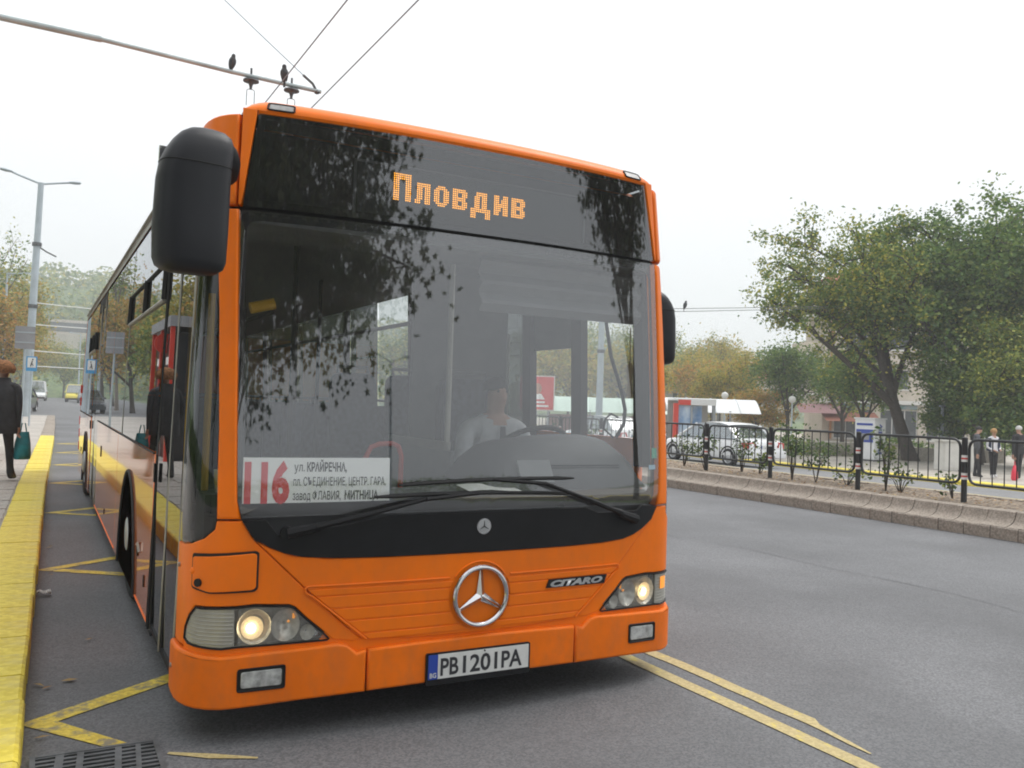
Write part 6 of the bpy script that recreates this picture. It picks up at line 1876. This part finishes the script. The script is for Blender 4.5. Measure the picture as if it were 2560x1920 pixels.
# ------------------------------------------------------------ buildings and stalls
pm('plaster', (0.56, 0.50, 0.42), 0.9, var=0.08, vscale=0.6)
pm('plaster_grey', (0.40, 0.39, 0.37), 0.9, var=0.1, vscale=0.5)
pm('roof_tile', (0.42, 0.15, 0.09), 0.85, var=0.25, vscale=3)
pm('window_dark', (0.05, 0.06, 0.065), 0.15, var=0.3, vscale=2)
pm('frame_white', (0.68, 0.67, 0.64), 0.6)
pm('shop_teal', (0.06, 0.22, 0.26), 0.4, col2=(0.30, 0.30, 0.30), vscale=1.3)
pm('awning_pink', (0.34, 0.20, 0.20), 0.8)
pm('awning_red', (0.30, 0.12, 0.08), 0.8)
pm('pipe_rust', (0.45, 0.22, 0.10), 0.8)
def wall_holes(mb, w, h, holes, x0=0.0, z0=0.0, depth=.18):
    """front wall on y = 0 with real openings and reveals"""
    xs = sorted({x0, x0 + w, *[v for a in holes for v in (a[0], a[1])]}); zs = sorted({z0, z0 + h, *[v for a in holes for v in (a[2], a[3])]})
    for i in range(len(xs) - 1):
        for j in range(len(zs) - 1):
            cx, cz_ = (xs[i] + xs[i + 1]) / 2, (zs[j] + zs[j + 1]) / 2
            if any(a[0] < cx < a[1] and a[2] < cz_ < a[3] for a in holes): continue
            mb.add([(xs[i], 0, zs[j]), (xs[i + 1], 0, zs[j]), (xs[i + 1], 0, zs[j + 1]), (xs[i], 0, zs[j + 1])], [(0, 1, 2, 3)])
    for a, b, c_, d in holes:
        mb.add([(a, 0, c_), (b, 0, c_), (b, 0, d), (a, 0, d), (a, depth, c_), (b, depth, c_), (b, depth, d), (a, depth, d)], [(0, 1, 5, 4), (1, 2, 6, 5), (2, 3, 7, 6), (3, 0, 4, 7)])
def add_window(par, a, b, c_, d, y=.14, nm='window', bars=1):
    m = MB(); m.b2(a + .05, b - .05, y, y + .02, c_ + .05, d - .05); g = m.build('pane', 'window_dark', None)
    m = MB()
    for q in ((a, a + .06, c_, d), (b - .06, b, c_, d), (a + .06, b - .06, c_, c_ + .06), (a + .06, b - .06, d - .06, d)): m.b2(q[0], q[1], y - .03, y + .03, q[2], q[3])
    for k in range(bars): 
        xx = a + (b - a) * (k + 1) / (bars + 1); m.b2(xx - .03, xx + .03, y - .028, y + .028, c_ + .06, d - .06)
    w = m.build(nm, 'frame_white', par); g.parent = w
    m = MB(); m.b2(a - .06, b + .06, -.08, y - .04, c_ - .06, c_ - .005); m.build('sill', 'frame_white', w)
    return w
bl = thing('apartment_building', 'beige plastered apartment building with shops behind the leaning tree', 'building', (45.9, 38.6, -.45), R(-30))
WN = []
for fl in range(3):
    for cx_ in (2.3, 5.2, 8.4, 11.6, 14.6):
        WN.append((cx_ - .75, cx_ + .75, 3.75 + fl * 2.75, 5.15 + fl * 2.75))
SH = [(.8 + 3.2 * k, 3.4 + 3.2 * k, .25, 2.35) for k in range(5)]
m = MB(); wall_holes(m, 17, 11.2, WN + SH); m.build('front_wall', 'plaster', bl)
m = MB(); m.add([(0, 0, 0), (0, 4, 0), (0, 4, 11.2), (0, 0, 11.2), (17, 0, 0), (17, 4, 0), (17, 4, 11.2), (17, 0, 11.2)], [(0, 1, 2, 3), (4, 7, 6, 5), (1, 5, 6, 2)]); m.build('side_walls', 'plaster', bl)
m = MB(); m.add([(-.5, -.5, 11.2), (17.5, -.5, 11.2), (17.5, 4.5, 11.2), (-.5, 4.5, 11.2), (3, 2, 12.6), (14, 2, 12.6)], [(0, 1, 5, 4), (1, 2, 5), (2, 3, 4, 5), (3, 0, 4), (0, 3, 2, 1)]); m.build('roof', 'roof_tile', bl)
m = MB(); m.b2(-.25, 17.2, -.35, -.002, 2.72, 2.98); m.build('ledge', 'frame_white', bl)
for wdw in WN: add_window(bl, *wdw)
for a, b, c_, d in SH:
    w = add_window(bl, a, b, c_, d, nm='shop_window', bars=2)
    m = MB(); m.b2(a + .1, b - .1, -.10, -.02, 2.4, 2.68); m.build('shop_sign', 'shop_teal', w)
for fl in (3.2, 5.95, 8.7):
    m = MB(); m.b2(-1.25, -.003, .2, 3.2, fl, fl + .12); bal = m.build('balcony', 'frame_white', bl)
    m = MB(); m.b2(-1.25, -1.19, .2, 3.2, fl + .12, fl + 1.0); m.b2(-1.19, -.003, .2, .26, fl + .12, fl + 1.0); m.build('balcony_parapet', 'plaster', bal)
m = MB(); m.tube([(.55, -.08, .2), (.55, -.08, 11)], .09, 8); m.build('downpipe', 'pipe_rust', bl)
m = MB(); m.b2(1.25, 1.95, -.4, -.02, 5.3, 5.85); m.build('air_conditioner', 'frame_white', bl)
m = MB(); m.add([(-1.9, -1.2, 1.95), (1.2, -1.2, 1.95), (1.2, -.02, 2.6), (-1.9, -.02, 2.6)], [(0, 1, 2, 3)]); m.build('awning', 'awning_pink', bl)
m = MB(); m.add([(-.2, -1.5, 1.45), (3.6, -1.5, 1.45), (3.6, -.02, 2.1), (-.2, -.02, 2.1)], [(0, 1, 2, 3)]); m.build('awning', 'awning_red', bl)
# low plaza wall
m = MB(); m.b2(0, 8.0, 0, .35, 0, .62); lw_ = m.build('low_wall', 'concrete', None, bevel=.01); lw_.location = (25.0, 25.2, -.41); lw_.rotation_euler = (0, 0, R(-28)); tag(lw_, 'low beige concrete wall behind the white kiosk box', 'wall')
m = MB(); m.b2(0, 4.6, 0, .35, 0, .55); lw_ = m.build('low_wall', 'concrete', None, bevel=.01); lw_.location = (30.2, 20.6, -.41); lw_.rotation_euler = (0, 0, R(-28)); tag(lw_, 'low beige concrete wall under the dense trees right of the trunk', 'wall')
# two small houses with tiled roofs
def house(loc, rz, w, d, h, label, mat='plaster_grey'):
    t = thing('house', label, 'house', loc, rz)
    wn = [(w * (k + .25) / 3, w * (k + .25) / 3 + 1.4, h * .55, h * .55 + 1.3) for k in range(3)]
    m = MB(); wall_holes(m, w, h, wn); m.build('front_wall', mat, t)
    m = MB(); m.add([(0, 0, 0), (0, d, 0), (0, d, h), (0, 0, h), (w, 0, 0), (w, d, 0), (w, d, h), (w, 0, h), (0, d / 2, h + 1.6), (w, d / 2, h + 1.6)], [(0, 1, 2, 3), (4, 7, 6, 5), (1, 5, 6, 2), (3, 2, 8), (7, 9, 6)]); m.build('side_walls', mat, t)
    for q in wn: add_window(t, *q)
    m = MB(); m.add([(-.4, -.5, h - .25), (w + .4, -.5, h - .25), (w + .4, d / 2, h + 1.75), (-.4, d / 2, h + 1.75), (w + .4, d + .5, h - .25), (-.4, d + .5, h - .25)], [(0, 1, 2, 3), (3, 2, 4, 5)]); rf = m.build('roof', 'roof_tile', t)
    m = MB(); m.b2(w * .7, w * .7 + .6, d * .4, d * .4 + .6, h + .6, h + 2.6); m.build('chimney', mat, rf)
    return t
house((62.0, 80.5, -.4), R(-30), 9, 8, 5.6, 'grey house with a tiled roof beside the bus mirror')
house((66.5, 72.5, -.4), R(-30), 9, 7, 6.0, 'house with a red tiled roof half hidden by golden trees', 'plaster')
# red framed booth
pm('booth_red', (0.62, 0.05, 0.03), 0.4)
pm('booth_ad', (0.10, 0.24, 0.50), 0.3, col2=(0.55, 0.65, 0.75), vscale=1.2)
t = thing('ticket_booth', 'red and white booth with a blue poster pane behind the white car', 'booth', (24.1, 27.9, -.42), R(-28))
m = MB(); m.b2(-.10, .12, -.1, .1, 0, 2.15); m.build('corner_post', 'booth_red', t)
m = MB(); m.b2(1.72, 1.84, -.1, .1, 0, 2.10); m.build('corner_post', 'steel', t)
m = MB(); m.b2(.70, .78, -.08, .08, 0, 2.05); m.build('mullion', 'steel', t)
m = MB(); m.b2(.12, .68, -.13, .13, 2.08, 2.32); m.build('fascia', 'booth_red', t)
m = MB(); m.b2(.68, 1.86, -.13, .13, 2.08, 2.32); m.build('fascia', 'box_white', t)
m = MB(); m.b2(-.12, 1.86, -.13, 1.5, 2.32, 2.37); m.build('roof_plate', 'box_white', t)
m = MB(); m.b2(.13, .70, .0, .03, .15, 2.05); m.build('poster_pane', 'booth_ad', t)
m = MB(); m.b2(.78, 1.30, .3, .33, .15, 2.05); m.build('poster_pane', 'booth_ad', t)
m = MB(); m.b2(-.10, 1.84, 1.4, 1.48, 0, 2.3); m.build('back_wall', 'plaster_grey', t)
# long curved-roof canopies of the stop across the street
pm('canopy_sheet', (0.50, 0.62, 0.55), 0.45, var=0.06, vscale=1)
pm('canopy_white', (0.66, 0.68, 0.69), 0.45)
def canopy(loc, rz, L_, W_, h, rise, mat, label):
    t = thing('canopy', label, 'canopy', loc, rz)
    m = MB(); m.grid(lambda x, u: Vector((x, u * W_, h + rise * math.sin(math.pi * u))), lin(0, L_, 8), lin(0, 1, 10)); m.build('roof_sheet', mat, t, smooth=60)
    for k in range(int(L_ // 1.2) + 1):
        m = MB(); m.tube([(k * 1.2, u * W_, h + rise * math.sin(math.pi * u) + .015) for u in lin(0, 1, 10)], .018, 5); m.build('roof_rib', mat, t)
    for k in range(int(L_ // 3) + 1):
        for y in (.1, W_ - .1):
            m = MB(); m.tube([(k * 3 + .1, y, 0), (k * 3 + .1, y, h + .1)], .05, 8); m.build('column', 'steel', t)
    return t
canopy((22.4, 38.0, -.42), R(-28), 9, 3.0, 1.55, .85, 'canopy_sheet', 'long pale green arched canopy seen through the bus cab')
canopy((25.0, 29.6, -.42), R(-28), 4.6, 2.6, 1.75, .70, 'canopy_white', 'white curved canopy end beside the red booth')
for i, (x, y) in enumerate(((24, 39.2), (27.5, 37.2))):
    m = MB(); m.b2(0, 2.6, 0, 1.2, 0, 1.35); o = m.build('market_stall', 'awning_pink', None, bevel=.02); o.location = (x, y, -.42); o.rotation_euler = (0, 0, R(-28)); tag(o, 'dull pink stall counter standing under the green canopy', 'stall', 'stalls under the canopy')
# billboard
pm('ad_red', (0.58, 0.04, 0.04), 0.5, col2=(0.66, 0.10, 0.09), vscale=2)
t = thing('billboard', 'red poster billboard in a pale frame seen through the bus cab', 'billboard', (21.3, 36.1, -.42), R(-25))
m = MB(); m.b2(-.9, 1.02, -.05, .05, 1.55, 3.42); m.build('frame', 'frame_white', t)
m = MB(); m.b2(-.84, .96, -.07, -.052, 1.61, 3.36); m.build('poster', 'ad_red', t)
m = MB(); m.b2(-.7, .7, -.08, -.072, 1.75, 1.85); m.b2(-.7, .5, -.08, -.072, 1.95, 2.05); m.build('poster_text', 'white_card', t)
m = MB(); m.prism([(-.3, 2.15), (.5, 2.15), (.3, 2.45), (-.1, 2.45)], lambda a, b, d: Vector((a, d, b)), -.08, -.072); m.build('poster_collar', 'white_card', t)
m = MB(); m.prism([(.1 + .22 * math.cos(q), 2.72 + .30 * math.sin(q)) for q in [2 * math.pi * i / 14 for i in range(14)]], lambda a, b, d: Vector((a, d, b)), -.082, -.073); m.build('poster_face', 'skin', t)
for x in (-.6, .7):
    m = MB(); m.tube([(x, 0, 0), (x, 0, 1.6)], .05, 8); m.build('leg', 'steel', t)
# red and black poster kiosk on the platform (out of frame, mirrored in the bus side)
pm('ad_black', (0.015, 0.015, 0.018), 0.3)
t = thing('poster_kiosk', 'red framed kiosk with black poster panes beside the platform', 'kiosk', (-3.35, 13.6, .14))
m = MB(); m.b2(-1.2, .5, .12, 2.9, 0, 2.45); m.build('housing', 'ad_black', t)
for y in (0, 1.45, 2.9):
    m = MB(); m.b2(.52, .60, y, y + .10, 0, 2.55); m.build('frame_post', 'booth_red', t)
m = MB(); m.b2(-1.3, .62, -.05, 3.1, 2.55, 2.75); m.build('roof_slab', 'sign_back', t)
for y in (.25, 1.65):
    m = MB(); m.b2(.502, .515, y, y + 1.1, .3, 2.3); pz = m.build('poster_pane', 'ad_black', t)
    m = MB(); m.b2(.516, .522, y + .3, y + .8, .55, 1.35); m.build('poster_shape', 'booth_red', pz)
    m = MB(); m.b2(.516, .522, y + .2, y + .9, 1.85, 2.0); m.build('poster_text', 'white_card', pz)
m = MB(); m.prism([(.20 * math.cos(q), 2.28 + .20 * math.sin(q)) for q in [2 * math.pi * i / 20 for i in range(20)]], lambda a, b, d: Vector((.55 + a, 1.2 + d, b)), -.03, .03); m.build('round_sign', 'booth_red', t)
# terraces on the far hill
t = thing('retaining_terraces', 'pale stepped retaining walls on the far hillside', 'wall', (4.5, 190, 2))
for k, (y, z, w) in enumerate(((0, 6.5, 15), (10, 11.0, 14), (18, 14.6, 12))):
    m = MB(); m.b2(-w / 2, w / 2, y, y + 9, z - 5.4, z); m.build('terrace', ('concrete', 'grass', 'concrete')[k] if False else 'concrete', t)
m = MB(); m.b2(-6.5, 7.5, 17.8, 18.0, 12.0, 14.0); m.build('glazed_gallery', 'window_dark', t)

# ------------------------------------------------------------ damp air
hzm = bpy.data.materials.new('haze')
hzm.use_nodes = True
ht = hzm.node_tree
ht.nodes.clear()
ho = N(ht, 'ShaderNodeOutputMaterial')
hv = N(ht, 'ShaderNodeVolumePrincipled')
hv.inputs['Color'].default_value = (0.94, 0.965, 1.0, 1)
hv.inputs['Density'].default_value = 0.0016
ht.links.new(hv.outputs[0], ho.inputs['Volume'])
MATS['haze'] = hzm
mb = MB(); mb.b2(-120, 270, -70, 330, -2.0, 46)
tag(mb.build('haze', 'haze', None, smooth=0), 'pale damp haze filling the air over the street', 'haze', kind='stuff')
SC.cycles.volume_bounces = 2
